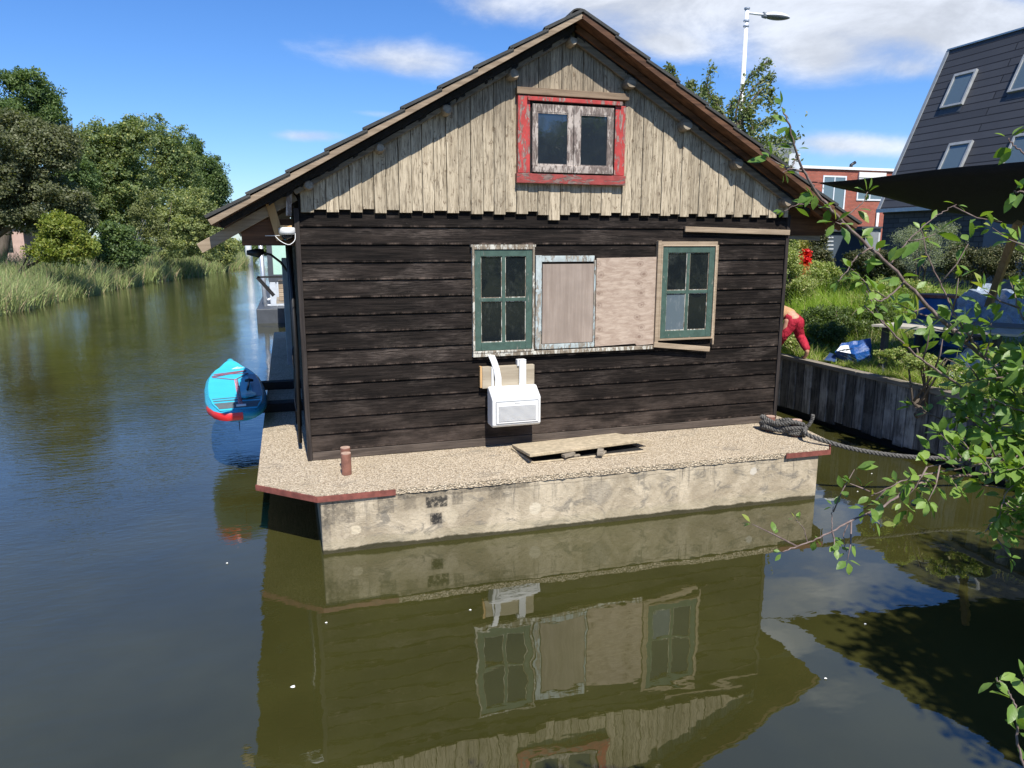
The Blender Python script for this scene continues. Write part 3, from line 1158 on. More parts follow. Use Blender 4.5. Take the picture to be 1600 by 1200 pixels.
e.beam((0.045, 8.0, 3.28), (0.07, 8.0, 3.62), 0.055, 0.05, up=(0, 1, 0))
e.build('corner_bracket', M['cream'], HB)
# right end: short battens and the strip under the eave
e = MB()
pa, pb = atY(1070, 363, 7.99), atY(1224, 366, 7.99)
e.beam((pa[0], 7.99, 3.17), (6.23, 7.99, 3.135), 0.028, 0.065)
e.build('nailed_strip', M['oldwood'], HB, bevel=0.004)
e = MB()
e.beam((6.25, 8.2, 3.11), (6.88, 8.2, 3.08), 0.03, 0.10)
e.build('outrigger_board', M['greywood'], HB, bevel=0.004)
e = MB()
e.box(6.24, 6.27, 8.25, 8.30, 2.72, 3.05)
e.build('eave_post', M['newwood'], HB, bevel=0.004)
e = MB()
e.beam((6.24, 9.3, 2.90), (6.6, 9.3, 2.90), .03, .14)
e.build('eave_bracket', M['newwood'], HB, bevel=0.004)
e = MB()
e.box(6.245, 6.93, 8.165, 8.185, 3.10, 3.42)
e.build('side_soffit', M['soffit'], HB)

# ---- windows
def window(name, x0, x1, z0, z1, y, sash, outer, cols, rows_, st=0.058, mun=0.026, glass='glass', ob=0.022, label=None):
    root = MB()
    # outer frame
    root.box(x0, x0 + ob, y - .012, WY - .005, z0, z1).box(x1 - ob, x1, y - .012, WY - .005, z0, z1)
    root.box(x0 + ob, x1 - ob, y - .012, WY - .005, z1 - ob, z1).box(x0 + ob, x1 - ob, y - .016, WY - .005, z0, z0 + ob)
    fr = root.build(name, outer, HB, bevel=0.003)
    if label: fr['label'] = label
    a0, a1, b0, b1 = x0 + ob + .003, x1 - ob - .003, z0 + ob + .003, z1 - ob - .003
    s = MB()
    s.box(a0, a0 + st, y, y + .035, b0, b1).box(a1 - st, a1, y, y + .035, b0, b1)
    s.box(a0 + st, a1 - st, y + .001, y + .034, b1 - st, b1).box(a0 + st, a1 - st, y + .001, y + .034, b0, b0 + st * 1.25)
    iw, ih = a1 - a0 - 2 * st, b1 - b0 - 2.25 * st
    zb = b0 + 1.25 * st
    for c in range(1, cols):
        cx = a0 + st + iw * c / cols
        s.box(cx - mun / 2, cx + mun / 2, y + .004, y + .03, zb, b1 - st)
    for r_ in range(1, rows_):
        cz = zb + ih * r_ / rows_
        for c in range(cols):
            xa = a0 + st + iw * c / cols + (mun / 2 if c else 0)
            xb = a0 + st + iw * (c + 1) / cols - (mun / 2 if c < cols - 1 else 0)
            s.box(xa, xb, y + .005, y + .029, cz - mun / 2, cz + mun / 2)
    s.build('sash', sash, fr, bevel=0.004)
    # putty lines
    for c in range(cols):
        for r_ in range(rows_):
            xa = a0 + st + iw * c / cols + (mun / 2 if c else 0)
            xb = a0 + st + iw * (c + 1) / cols - (mun / 2 if c < cols - 1 else 0)
            za = zb + ih * r_ / rows_ + (mun / 2 if r_ else 0)
            zc = zb + ih * (r_ + 1) / rows_ - (mun / 2 if r_ < rows_ - 1 else 0)
            g = MB()
            g.add([(xa, y + .02, za), (xb, y + .02, za), (xb, y + .02, zc), (xa, y + .02, zc)], [(0, 1, 2, 3)])
            g.build('pane', M['milky'] if (x0 > 4 and c == 0 and r_ == 0) else M[glass], fr)
            q = MB()
            k = .007
            q.box(xa, xa + k, y + .012, y + .0195, za, zc).box(xb - k, xb, y + .012, y + .0195, za, zc)
            q.box(xa + k, xb - k, y + .012, y + .0195, za, za + k * 1.3).box(xa + k, xb - k, y + .012, y + .0195, zc - k, zc)
            q.build('putty', M['white'], fr)
    return fr


window('window', 2.0, 2.745, 1.745, 2.955, 7.985, M['green'], M['white'], 2, 2, st=0.075, mun=.04, ob=.024)
window('window', 4.385, 5.165, 1.80, 2.985, 7.985, M['green'], M['oldwood'], 2, 2, st=0.075, mun=.04, ob=.022)
f = MB()
f.box(1.985, 2.76, 7.978, 8.03, 2.957, 2.985)
f.build('window_head', M['white'], HB)
# boarded-up middle
f = MB()
f.box(2.765, 2.84, 7.99, 8.03, 1.76, 2.86).box(3.505, 3.525, 7.99, 8.03, 1.76, 2.80).box(2.84, 3.505, 7.99, 8.03, 2.785, 2.855).box(2.84, 3.505, 7.988, 8.03, 1.757, 1.815)
f.build('window_frame', M['paleblue'], HB, bevel=0.004)
f = MB()
f.box(2.85, 3.50, 7.992, 8.012, 1.822, 2.76)
f.build('blanking_board', M['plyx'], HB)


def mat_knots():
    m, t, b = new_mat('knotty_plywood')
    p = t.pos()
    x, y, z = t.sep(p)
    n = t.noise(t.scale(p, (0.25, 1, 1)), 22, 6, 0.7, 0.4)
    c = t.mix(t.smooth(n, 0.30, 0.70), (0.31, 0.23, 0.175), (0.47, 0.375, 0.295))
    nk = t.noise(p, 13, 3, .6)
    for cx in (3.56, 4.13):
        for k in range(8):
            kx = cx + 0.035 * math.sin(k * 2.3)
            kz = 1.86 + 0.13 * k + 0.02 * math.sin(k * 5.1)
            d = t.math('SQRT', t.math('ADD', t.math('POWER', t.math('MULTIPLY', t.math('SUBTRACT', x, kx), 0.8), 2), t.math('POWER', t.math('SUBTRACT', z, kz), 2)))
            d = t.math('ADD', d, t.math('MULTIPLY', t.math('SUBTRACT', nk, .5), .05))
            rg = t.math('SINE', t.math('MULTIPLY', d, 190 + 20 * (k % 4)))
            f_ = t.math('MULTIPLY', t.smooth(d, 0.055, 0.015), t.smooth(rg, -0.4, 0.7, 0.2, 0.6))
            c = t.mix(f_, c, (0.14, 0.085, 0.06))
    c = t.mix(t.smooth(t.noise(t.scale(p, (0.3, 1, 1)), 45, 5, 0.7), 0.6, 0.7, 0, .5), c, (0.16, 0.11, 0.09))
    P(b, t, color=c, rough=0.85, spec=0.2, normal=t.bump(n, 0.003))
    return m


f = MB()
f.prismY([(3.535, 1.76), (4.08, 1.775), (4.10, 1.75), (4.33, 1.76), (4.33, 2.835), (3.535, 2.825)], 7.996, 8.014)
f.build('plywood_sheet', mat_knots(), HB)
f = MB()
f.box(2.0, 4.33, 7.975, 8.03, 1.700, 1.742)
f.build('window_sill', M['white'], HB, bevel=.004)
f = MB()
f.box(4.335, 4.382, 7.968, 8.03, 1.745, 3.03)
f.build('side_strip', M['oldwood'], HB, bevel=.004)
f = MB()
f.box(4.384, 5.17, 7.975, 8.03, 2.987, 3.02)
f.build('window_head', M['oldwood'], HB, bevel=.004)
f = MB()
f.beam((4.32, 7.965, 1.755), (5.12, 7.965, 1.665), 0.025, 0.062)
f.build('hanging_strip', M['oldwood'], HB, bevel=.004)
f = MB()
f.box(5.168, 5.19, 7.98, 8.03, 1.72, 2.98)
f.build('side_strip', M['oldwood'], HB, bevel=.003)

# attic window with red surround
AY = WY - 0.10
rw = MB()
rw.box(2.667, 3.698, AY + .0, AY + .05, 3.775, 4.545)
o1 = rw.build('attic_window', M['black'], HB)
for xa, xb, zb in ((2.525, 2.665, 4.60), (3.70, 3.83, 4.545)):
    rw = MB()
    rw.box(xa, xb, AY - .02, AY + .05, 3.775, zb)
    rw.build('window_surround', M['red'], o1, bevel=.004)
rs = MB()
rs.box(2.51, 3.845, AY - .028, AY + .05, 3.665, 3.772)
rs.build('window_sill', M['redx'], o1, bevel=.004)
rt = MB()
rt.beam((2.63, AY - .035, 4.565), (3.77, AY - .035, 4.565), 0.03, 0.042)
rt.build('drip_rail', M['red'], o1, bevel=.004)
hd = MB()
hd.box(2.51, 3.86, AY - .035, AY + .05, 4.608, 4.68)
hd.build('window_head', wood('brown_head_board', (0.16, 0.11, 0.07), (0.33, 0.24, 0.16), 'x', 26), o1, bevel=.004)
for k, (xa, xb) in enumerate(((2.69, 3.18), (3.186, 3.675))):
    s = MB()
    y0_, y1_ = AY - .03, AY - .001
    ca, cb_ = ((.055, .06), (.075, .065))[k]
    s.box(xa, xa + ca, y0_, y1_, 3.82, 4.515).box(xb - cb_, xb, y0_, y1_, 3.82, 4.515)
    s.box(xa + ca, xb - cb_, y0_ + .001, y1_, 4.43, 4.515).box(xa - (0 if k else .0), xb, y0_ - .012, y1_, 3.785, 3.865)
    ss = s.build('casement', M['cream'], o1, bevel=.004)
    g = MB()
    g.add([(xa + ca, AY - .012, 3.865), (xb - cb_, AY - .012, 3.865), (xb - cb_, AY - .012, 4.43), (xa + ca, AY - .012, 4.43)], [(0, 1, 2, 3)])
    g.build('pane', M['glass_blue'], o1)
    q = MB()
    x0_, x1_ = xa + ca, xb - cb_
    q.box(x0_, x0_ + .012, AY - .026, AY - .013, 3.866, 4.43).box(x1_ - .012, x1_, AY - .026, AY - .013, 3.866, 4.43)
    q.box(x0_ + .012, x1_ - .012, AY - .026, AY - .013, 3.866, 3.88).box(x0_ + .012, x1_ - .012, AY - .026, AY - .013, 4.418, 4.43)
    q.build('glazing_bead', M['cream'], o1)

# backing board for the air conditioner, nailed to the wall
bb = MB()
bb.box(2.10, 2.74, 7.95, 8.014, 1.33, 1.585)
bb.build('bracket_board', wood('pale_ply_board', (0.36, 0.30, 0.215), (0.50, 0.43, 0.32), 'x', 14, crack=.12), HB, bevel=.003)
bb = MB()
bb.box(2.075, 2.098, 7.955, 8.012, 1.34, 1.59)
bb.build('bracket_edge', M['newwood'], HB)

# service lines and fittings down the left side wall
sp = MB()
for (xx, yy, r, za, zb) in ((0.03, 8.5, .022, .7, 3.0), (0.05, 8.9, .015, .8, 3.1), (0.02, 9.8, .03, .62, 3.0)):
    sp.tube([(xx, yy, za), (xx + .01, yy, (za + zb) / 2), (xx, yy, zb)], r, 8)
sp.build('service_pipe', M['cable'], HB, smooth=True)
sp = MB()
sp.box(-0.09, 0.10, 13.0, 13.35, 0.9, 2.75)
sp.build('meter_cabinet', M['midgrey'], HB, bevel=.01)
sp = MB()
pts = []
for i in range(30):
    a = PI * 2 * i / 29
    pts.append((0.03 + 0.03 * math.sin(a * 2), 9.1 + 0.16 * math.sin(a), 1.35 + 0.42 * math.cos(a)))
sp.tube(pts, .012, 6, cap=False)
sp.build('hose_loop', M['cable'], HB, smooth=True)
sp = MB()
pts = [(0.05, 10.2, 2.55), (-0.08, 10.2, 2.75), (-0.2, 10.2, 2.85), (-0.32, 10.2, 2.88)]
sp.tube(pts, .016, 8)
sp.tube([(-0.28, 10.2, 2.90), (-0.36, 10.2, 2.87), (-0.50, 10.2, 2.88)], [.03, .065, .03], 10)
sp.build('wall_lamp', M['cable'], HB, smooth=True)
# cross beams the paddle board lies on
for y0_, y1_ in ((10.6, 10.85), (12.3, 12.5)):
    cb = MB()
    cb.box(-1.12, 0.12, y0_, y1_, 0.612, 0.74)
    cb.build('outboard_beam', M['black'], HB, bevel=.01)

# ------------------------------------------------------------------ camera dome under the eave
cd = empty('security_camera', (0.02, 8.02, 3.2), 'small white dome security camera with looped cable under the left eave', 'security camera')
b = MB()
cx, cy, cz = 0.02, 8.04, 3.10
n = 20
prof = [(0.0, .062), (.076, .062), (.086, .052), (.088, .012), (.080, -.008), (.06, -.014)]
V, F = [], []
for r_, h_ in prof:
    for q in range(n):
        a = 2 * PI * q / n
        V.append((cx + r_ * math.cos(a), cy + r_ * math.sin(a), cz + h_))
for s_ in range(len(prof) - 1):
    for q in range(n):
        q2 = (q + 1) % n
        F.append((s_ * n + q, (s_ + 1) * n + q, (s_ + 1) * n + q2, s_ * n + q2))
b.add(V, F)
b.build('housing', M['acwhite'], cd, smooth=True)
b = MB()
prof = [(.064, -.010), (.062, -.036), (.048, -.058), (.026, -.070), (.002, -.074)]
V, F = [], []
for r_, h_ in prof:
    for q in range(n):
        a = 2 * PI * q / n
        V.append((cx + r_ * math.cos(a), cy + r_ * math.sin(a), cz + h_))
for s_ in range(len(prof) - 1):
    for q in range(n):
        q2 = (q + 1) % n
        F.append((s_ * n + q, (s_ + 1) * n + q, (s_ + 1) * n + q2, s_ * n + q2))
b.add(V, F)
b.build('dome', mat_glass('dome_glass', (0.01, 0.01, 0.012), .1), cd, smooth=True)
b = MB()
b.tube(catmull([(-.10, 8.0, 3.07), (-.05, 7.98, 3.02), (.03, 7.96, 2.985), (.09, 7.98, 3.03), (.10, 8.0, 3.10)], 8), .004, 6)
b.tube([(-.20, 8.0, 3.075), (-.02, 8.03, 3.08)], .004, 6)
b.build('cable', M['acwhite'], cd, smooth=True)
b = MB()
b.box(-.05, .07, 8.0, 8.1, 3.158, 3.182)
b.build('mounting_block', M['newwood'], cd)

# ------------------------------------------------------------------ air conditioner unit
ac = empty('air_conditioner', (2.5, 7.9, .85), 'white box air conditioner unit with louvred front hanging on the black wall', 'air conditioner')
ax0, ax1, ay0, ay1, az0, az1 = 2.155, 2.745, 7.72, 7.945, 0.905, 1.355
b = MB()
prof = [(ay0, az0 + .03), (ay0 + .02, az0), (ay1, az0), (ay1, az1), (ay1 - .06, az1), (ay0 + .01, az1 - .105), (ay0, az1 - .125)]
n = len(prof)
V = [(ax0, y_, z_) for y_, z_ in prof] + [(ax1, y_, z_) for y_, z_ in prof]
F = [tuple(range(n)), tuple(reversed(range(n, 2 * n)))] + [((i + 1) % n, i, i + n, (i + 1) % n + n) for i in range(n)]
b.add(V, F)
b.build('casing', M['acwhite'], ac, bevel=.016)
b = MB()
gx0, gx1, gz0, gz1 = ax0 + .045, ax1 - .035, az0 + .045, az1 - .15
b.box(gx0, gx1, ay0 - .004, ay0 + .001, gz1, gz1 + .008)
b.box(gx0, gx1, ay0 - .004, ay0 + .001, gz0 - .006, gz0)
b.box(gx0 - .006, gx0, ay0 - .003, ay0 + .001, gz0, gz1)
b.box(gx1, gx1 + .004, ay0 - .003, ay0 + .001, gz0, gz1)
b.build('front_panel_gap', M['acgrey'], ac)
b = MB()
b.box(gx0 + .003, gx1 - .003, ay0 - .010, ay0 - .001, gz0 + .003, gz1 - .003)
b.build('front_panel', M['acwhite'], ac, bevel=.003)
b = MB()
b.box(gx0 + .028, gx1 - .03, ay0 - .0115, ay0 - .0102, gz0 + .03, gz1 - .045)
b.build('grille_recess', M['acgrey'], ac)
b = MB()
nl = 14
for i in range(nl):
    zc = gz0 + .036 + (gz1 - gz0 - .085) * i / (nl - 1)
    b.beam((gx0 + .028, ay0 - .016, zc), (gx1 - .03, ay0 - .016, zc), 0.007, 0.0062)
b.build('louvres', M['acwhite'], ac)
b = MB()
lx = (gx0 + gx1) / 2 - .03
b.box(lx, lx + .008, ay0 - .0112, ay0 - .0101, gz1 - .026, gz1 - .014)
for i, hgt in enumerate((6, 5, 6, 5, 5, 6)):
    b.box(lx + .014 + i * .009, lx + .0205 + i * .009, ay0 - .0112, ay0 - .0101, gz1 - .024, gz1 - .024 + hgt * .0012)
b.build('logo', simple('grey_print', (0.18, 0.18, 0.19), .6, .1), ac)
b = MB()
# right hook over the board
b.box(2.545, 2.63, 7.925, 7.938, az1 - .03, 1.64).box(2.545, 2.63, 7.925, 8.012, 1.642, 1.655)
b.box(2.522, 2.543, 7.93, 8.0, 1.58, 1.655)
b.build('hook', M['acwhite'], ac, bevel=.004)
# left strap: curved hose-like duct going up behind the window
b = MB()
pts = [(2.285, 7.925, 1.33), (2.283, 7.915, 1.45), (2.262, 7.915, 1.56), (2.235, 7.93, 1.65), (2.21, 7.955, 1.72)]
V, F = [], []
for (x_, y_, z_) in pts:
    V += [(x_ - .038, y_, z_), (x_ + .04, y_, z_), (x_ + .04, y_ + .03, z_), (x_ - .038, y_ + .03, z_)]
for i in range(len(pts) - 1):
    for q in range(4):
        q2 = (q + 1) % 4
        F.append((i * 4 + q, i * 4 + q2, (i + 1) * 4 + q2, (i + 1) * 4 + q))
F += [(3, 2, 1, 0), (16, 17, 18, 19)]
b.add(V, F)
b.box(2.205, 2.232, 7.93, 7.95, az1 - .02, 1.585)
b.build('duct_strap', M['acwhite'], ac, bevel=.004)

# ------------------------------------------------------------------ hatch cover on the deck
hz = DZ + .004
hat = empty('hatch_cover', (3.2, 7.6, hz), 'thin concrete hatch slab lying askew and propped on the deck', 'hatch cover')
b = MB()
T = [(2.43, 7.93), (2.72, 7.40), (4.02, 7.55), (3.80, 8.0)]
T = [atZ(800, 695, .66)[:2], atZ(828, 716, .69)[:2], atZ(1014, 689, .69)[:2], atZ(962, 677, .66)[:2]]
zt = [.665, .735, .715, .665]
top = [(T[i][0], T[i][1], zt[i] + .0) for i in range(4)]
bot = [(p[0], p[1], p[2] - .035) for p in top]
b.add(bot + top, [(0, 1, 2, 3), (7, 6, 5, 4), (0, 4, 5, 1), (1, 5, 6, 2), (2, 6, 7, 3), (3, 7, 4, 0)])
m_slab = simple('slab_concrete', (0.44, 0.36, 0.24), .9, .25, 16, bump=.006)
b.build('hatch_slab', m_slab, hat, bevel=.006)
b = MB()
q0, q1, q2 = atZ(800, 702, DZ), atZ(832, 724, DZ), atZ(1010, 706, DZ)
b.beam((q0[0], q0[1], DZ + .012), (q1[0], q1[1], DZ + .012), .03, .022)
b.beam((q1[0], q1[1], DZ + .009), (q2[0], q2[1], DZ + .009), .035, .014)
b.build('hatch_rim', m_slab, hat, bevel=.005)
b = MB()
c0, c1, c2, c3 = [Vector(x_) for x_ in (atZ(806, 700, DZ), atZ(834, 721, DZ), atZ(1006, 703, DZ), atZ(960, 684, DZ))]
b.add([(c.x, c.y, DZ + .004) for c in (c0, c1, c2, c3)], [(0, 1, 2, 3)])
b.build('opening_shade', M['black'], hat)  # flat black sheet painted as the dark under the slab; deck is uncut
for (u, v, rz, lb) in ((888, 714, .3, 'left of the two short wood blocks propping the hatch slab'), (938, 710, 1.1, 'right of the two short wood blocks propping the hatch slab')):
    c = atZ(u, v, DZ + .03)
    b = MB()
    d = Vector((math.cos(rz), math.sin(rz), 0))
    cc = Vector((c[0], c[1], DZ + .052))
    b.beam(cc - d * .075, cc + d * .075 + Vector((0, 0, .012)), .07, .035)
    b.beam(cc - d * .02 + Vector((.03, .03, -.028)), cc + d * .1 + Vector((.06, .03, -.028)), .05, .022)
    tag(b.build('wood_block', M['greywood'], bevel=.004), lb, 'wood block', 'wood blocks under the hatch slab')

# ------------------------------------------------------------------ mooring rope
def twisted(name_, pts, r, pitch=0.09, step=0.012, mat=None, parent=None, mb=None):
    P_ = [Vector(p) for p in pts]
    # resample
    out = [P_[0]]
    acc = 0
    for a, b_ in zip(P_, P_[1:]):
        L = (b_ - a).length
        k = max(1, int(L / step))
        for i in range(1, k + 1): out.append(a + (b_ - a) * i / k)
    mb = mb or MB()
    dist = 0
    strands = [[], [], []]
    for i, p in enumerate(out):
        d = (out[min(i + 1, len(out) - 1)] - out[max(i - 1, 0)]).normalized()
        a_ = Vector((0, 0, 1)) if abs(d.z) < .95 else Vector((1, 0, 0))
        u = d.cross(a_).normalized()
        w_ = d.cross(u)
        if i: dist += (p - out[i - 1]).length
        for k in range(3):
            ang = 2 * PI * (dist / pitch + k / 3)
            strands[k].append(p + (u * math.cos(ang) + w_ * math.sin(ang)) * r * 0.58)
    for s_ in strands: mb.tube(s_, r * .50, 6)
    return mb


mb = MB()
B1, B2 = (5.86, 7.62), (6.01, 7.30)
jr = random.Random(8)
coil = []
for k in range(2):            # wraps round each post and figures of eight
    for (bx, by), r_ in ((B1, .088), (B2, .09)):
        for i in range(0, 30):
            a = 2 * PI * i / 14
            coil.append((bx + r_ * math.cos(a) * (1 + .08 * math.sin(i)), by + r_ * math.sin(a), DZ + .035 + .05 * k + .0016 * i))
mb = twisted('', catmull(coil, 2), .024, .08, .016, mb=mb)
big = []
for k in range(3):
    for i in range(24):
        a = 2 * PI * i / 24
        ca, sa = math.cos(a), math.sin(a)
        ux, uy = (B2[0] - B1[0]), (B2[1] - B1[1])
        L = math.hypot(ux, uy)
        ux, uy = ux / L, uy / L
        mx, my = (B1[0] + B2[0]) / 2, (B1[1] + B2[1]) / 2
        ra, rb = L / 2 + .10 + .02 * math.sin(2 * a + k), .112 + .018 * math.cos(3 * a + 2 * k)
        big.append((mx + ux * ra * ca - uy * rb * sa, my + uy * ra * ca + ux * rb * sa, DZ + .03 + .050 * k + .0020 * i + .020 * math.sin(3 * a + 2 * k) * (k > 0) + .008 * math.sin(5 * a)))
mb = twisted('', big, .030, .11, .016, mb=mb)
e1 = [(6.10, 7.27, .74), (6.12, 7.22, .76), (6.15, 7.2, .84), (6.16, 7.2, .90)]
mb = twisted('', catmull(e1, 6), .024, .08, .012, mb=mb)
run = [(6.06, 7.21, .72)]
for (u, v, Y) in ((1262, 679, 7.02), (1295, 691, 6.8), (1340, 703, 6.65), (1400, 712, 6.5), (1460, 716, 6.4), (1520, 716, 6.3), (1560, 711, 6.2), (1600, 703, 6.1), (1660, 690, 5.95)):
    run.append(tuple(atY(u, v, Y)))
run.append((QX - .03, 5.6, .60))
mb = twisted('', catmull(run, 8), .028, .15, .014, mb=mb)
rope = mb.build('mooring_rope', M['rope'], smooth=True)
tag(rope, 'thick grey twisted mooring rope coiled on two posts and slung to the quay', 'rope')

# ------------------------------------------------------------------ paddle board
def build_board():
    tail = Vector((-0.70, 9.62, 0.745))
    nose = Vector((-1.07, 13.55, 0.80))
    ax = (nose - tail)
    L = ax.length
    ax.normalize()
    sd_ = Vector((ax.y, -ax.x, 0)).normalized()      # to the right
    upv = Vector((0, 0, 1))
    root = empty('paddle_board', tail, 'turquoise inflatable paddle board with red tail patch lying over the water', 'paddle board')

    def wid(s):
        # half width, tail to nose
        k = [(0, .17), (.015, .235), (.05, .31), (.12, .375), (.25, .415), (.45, .425), (.6, .405), (.75, .33), (.88, .19), (.96, .07), (1.0, .008)]
        for (a, b_), (c, d) in zip(k, k[1:]):
            if a <= s <= c:
                f = (s - a) / (c - a)
                f = f * f * (3 - 2 * f) * .35 + f * .65
                return b_ + (d - b_) * f
        return .01

    th = .145
    n, m_ = 56, 16

    def ring(s, grow=0.0, z_add=0.0):
        w_ = wid(s) + grow
        rz = 0.10 * max(0, (s - .8) / .2) ** 2
        t_ = th * min(1, .75 + s * 3) * (1 if s < .93 else 1 - (s - .93) * 6)
        c = tail + ax * (L * s) + upv * (rz + z_add)
        pts = []
        for q in range(m_):
            a = 2 * PI * q / m_
            cx_, sz = math.cos(a), math.sin(a)
            ex = math.copysign(abs(cx_) ** .45, cx_)
            ez = math.copysign(abs(sz) ** .8, sz)
            rail = max(w_ - t_ / 2, .01)
            px = math.copysign(rail, cx_) * min(1, abs(ex) * 1.05) if abs(cx_) < .999 else math.copysign(rail, cx_)
            px = rail * ex + (t_ / 2) * cx_
            pts.append(c + sd_ * px + upv * (t_ / 2 + t_ / 2 * ez))
        return pts

    b = MB()
    V, F = [], []
    for i in range(n + 1):
        s = (i / n)
        V += ring(s)
    for i in range(n):
        for q in range(m_):
            q2 = (q + 1) % m_
            F.append((i * m_ + q, i * m_ + q2, (i + 1) * m_ + q2, (i + 1) * m_ + q))
    F += [tuple(reversed(range(m_))), tuple(range(n * m_, n * m_ + m_))]
    b.add(V, F)
    hull = b.build('board_body', simple('teal_pvc', (0.035, 0.33, 0.46), .32, .06, 3), root, smooth=True)
    # top skin
    def sheet(name, s0, s1, f0, f1, mat, dz, par=root, k=30):
        b2 = MB()
        V2, F2 = [], []
        for i in range(k + 1):
            s = s0 + (s1 - s0) * i / k
            rz = 0.10 * max(0, (s - .8) / .2) ** 2
            t_ = th * min(1, .75 + s * 3) * (1 if s < .93 else 1 - (s - .93) * 6)
            c = tail + ax * (L * s) + upv * (rz + t_ + dz)
            rail = max(wid(s) - t_ * .42, .008)
            V2 += [c + sd_ * rail * f0 - upv * .002, c + sd_ * rail * (f0 * 2 + f1) / 3, c + sd_ * rail * (f0 + 2 * f1) / 3, c + sd_ * rail * f1 - upv * .002]
        for i in range(k):
            for q in range(3):
                F2.append((i * 4 + q, i * 4 + q + 1, i * 4 + q + 5, i * 4 + q + 4))
        b2.add(V2, F2)
        return b2.build(name, mat, par)

    cy = simple('cyan_deck_skin', (0.045, 0.50, 0.68), .5, .05, 4)
    dk_ = simple('grey_deck_pad', (0.10, 0.13, 0.14), .8, .1, 20)
    sheet('deck_skin', .035, .985, -1, 1, cy, .003)
    sheet('deck_pad', .05, .125, -.93, .93, dk_, .007)
    sheet('pad_stripe', .15, .165, -.93, .93, dk_, .007, k=3)
    sheet('pad_stripe', .19, .20, -.93, .93, dk_, .007, k=3)
    sheet('painted_eave_shade', .20, .62, .62, .98, simple('shaded_skin_blue', (0.02, 0.17, 0.30), .5, .05), .006)  # eave shadow along the right side, painted as a darker blue strip
    # red tail patch: lies on the left half of the tail rail
    rp = MB()
    V2, F2 = [], []
    path = []
    for i in range(16):
        f_ = i / 15
        if f_ < .55:
            path.append((0.13 * (1 - f_ / .55) + .012, -1))
        else:
            path.append((0.003, -1 + (f_ - .55) / .45 * 1.25))
    for (s, fx) in path:
        w_ = wid(s) + .004
        c = tail + ax * (L * s - (.012 if fx > -1 else 0)) + sd_ * (fx * (w_ if fx == -1 else wid(.003) + .0))
        out = (sd_ * -1) if fx == -1 else (ax * -1)
        for k, zz in enumerate((.018, .05, .09, .118)):
            bulge = .006 + (.016 if k in (1, 2) else 0)
            V2.append(c + out * (bulge - (.012 if fx == -1 else 0)) + upv * zz)
    for i in range(len(path) - 1):
        for q in range(3):
            F2.append((i * 4 + q, (i + 1) * 4 + q, (i + 1) * 4 + q + 1, i * 4 + q + 1))
    rp.add(V2, F2)
    rp.build('tail_patch', simple('red_pvc', (0.62, 0.022, 0.022), .35, .06), root, smooth=True)
    fn = MB()
    c = tail + ax * .32
    fn.add([c + upv * .005 + sd_ * .006, c + upv * .005 - sd_ * .006, c + ax * .16 + upv * .005 - sd_ * .006, c + ax * .16 + upv * .005 + sd_ * .006,
            c - ax * .05 - upv * .20 + sd_ * .003, c - ax * .05 - upv * .20 - sd_ * .003, c + ax * .02 - upv * .21 - sd_ * .003, c + ax * .02 - upv * .21 + sd_ * .003],
           [(0, 1, 2, 3), (4, 7, 6, 5), (0, 4, 5, 1), (1, 5, 6, 2), (2, 6, 7, 3), (3, 7, 4, 0)])
    fn.build('fin', M['cable'], root)

    def onb(s, fx, dz=.012):
        rz = 0.10 * max(0, (s - .8) / .2) ** 2
        return tail + ax * (L * s) + sd_ * (wid(s) * fx) + upv * (th + rz + dz)

    bg = MB()
    anc = [(.66, -.75), (.71, .62), (.62, -.78), (.70, .60), (.60, -.75), (.52, .05), (.64, .62), (.66, -.75)]
    for (a, b_), (c, d) in zip(anc, anc[1:]):
        bg.tube([onb(a, b_), onb(c, d)], .006, 6)
    bg.build('bungee', simple('maroon_cord', (0.28, 0.08, 0.12), .7, .2), root)
    lp = MB()
    s0, s1 = onb(.48, .08), onb(.07, .10)
    N = 150
    pts = []
    for i in range(N):
        f_ = i / (N - 1)
        a = 2 * PI * f_ * 16
        c = s0 + (s1 - s0) * f_
        pts.append(c + sd_ * .022 * math.cos(a) + upv * (.022 + .022 * math.sin(a)))
    lp.tube(pts, .006, 5)
    lp.build('coiled_leash', simple('pink_coil', (0.55, 0.22, 0.26), .5, .3, 40), root)
    hv = MB()
    c = onb(.06, .12)
    hv.beam(c - sd_ * .06, c + sd_ * .06, .05, .02)
    hv.build('leash_pad', M['whitefab'], root)
    # white slashes near the nose
    lg = MB()
    for k in range(3):
        a = onb(.77 + .0 * k, -.02 + .14 * k, .005)
        p = [(0, 0), (.17 - .0 * k, .15 - .03 * k), (.21, .15 - .03 * k), (.06, 0)]
        lg.add([a + sd_ * (.6 * q0) + ax * q1 * 1.3 for q0, q1 in p], [(0, 3, 2, 1)])
    lg.build('logo', M['whitefab'], root)
    # paddle lying on the board
    pr = empty('paddle', onb(.2, .3), 'teal paddle with black grip lying on the turquoise board', 'paddle')
    pb = MB()
    a, b_ = onb(.155, .30, .02), onb(.43, .50, .05)
    pts = []
    bl = [(0, .02), (.04, .075), (.12, .098), (.24, .095), (.34, .06), (.42, .02)]
    d = (b_ - a).normalized()
    sw_ = d.cross(upv).normalized()
    V2 = []
    for (t_, w_) in bl:
        V2 += [a + d * t_ - sw_ * w_ * 1.25 + upv * .006, a + d * t_ + upv * .024, a + d * t_ + sw_ * w_ * 1.25 + upv * .006, a + d * t_ - upv * .003]
    F2 = []
    for i in range(len(bl) - 1):
        for q in range(4):
            q2 = (q + 1) % 4
            F2.append((i * 4 + q, i * 4 + q2, (i + 1) * 4 + q2, (i + 1) * 4 + q))
    F2 += [(3, 2, 1, 0), tuple(len(V2) - 4 + q for q in range(4))]
    pb.add(V2, F2)
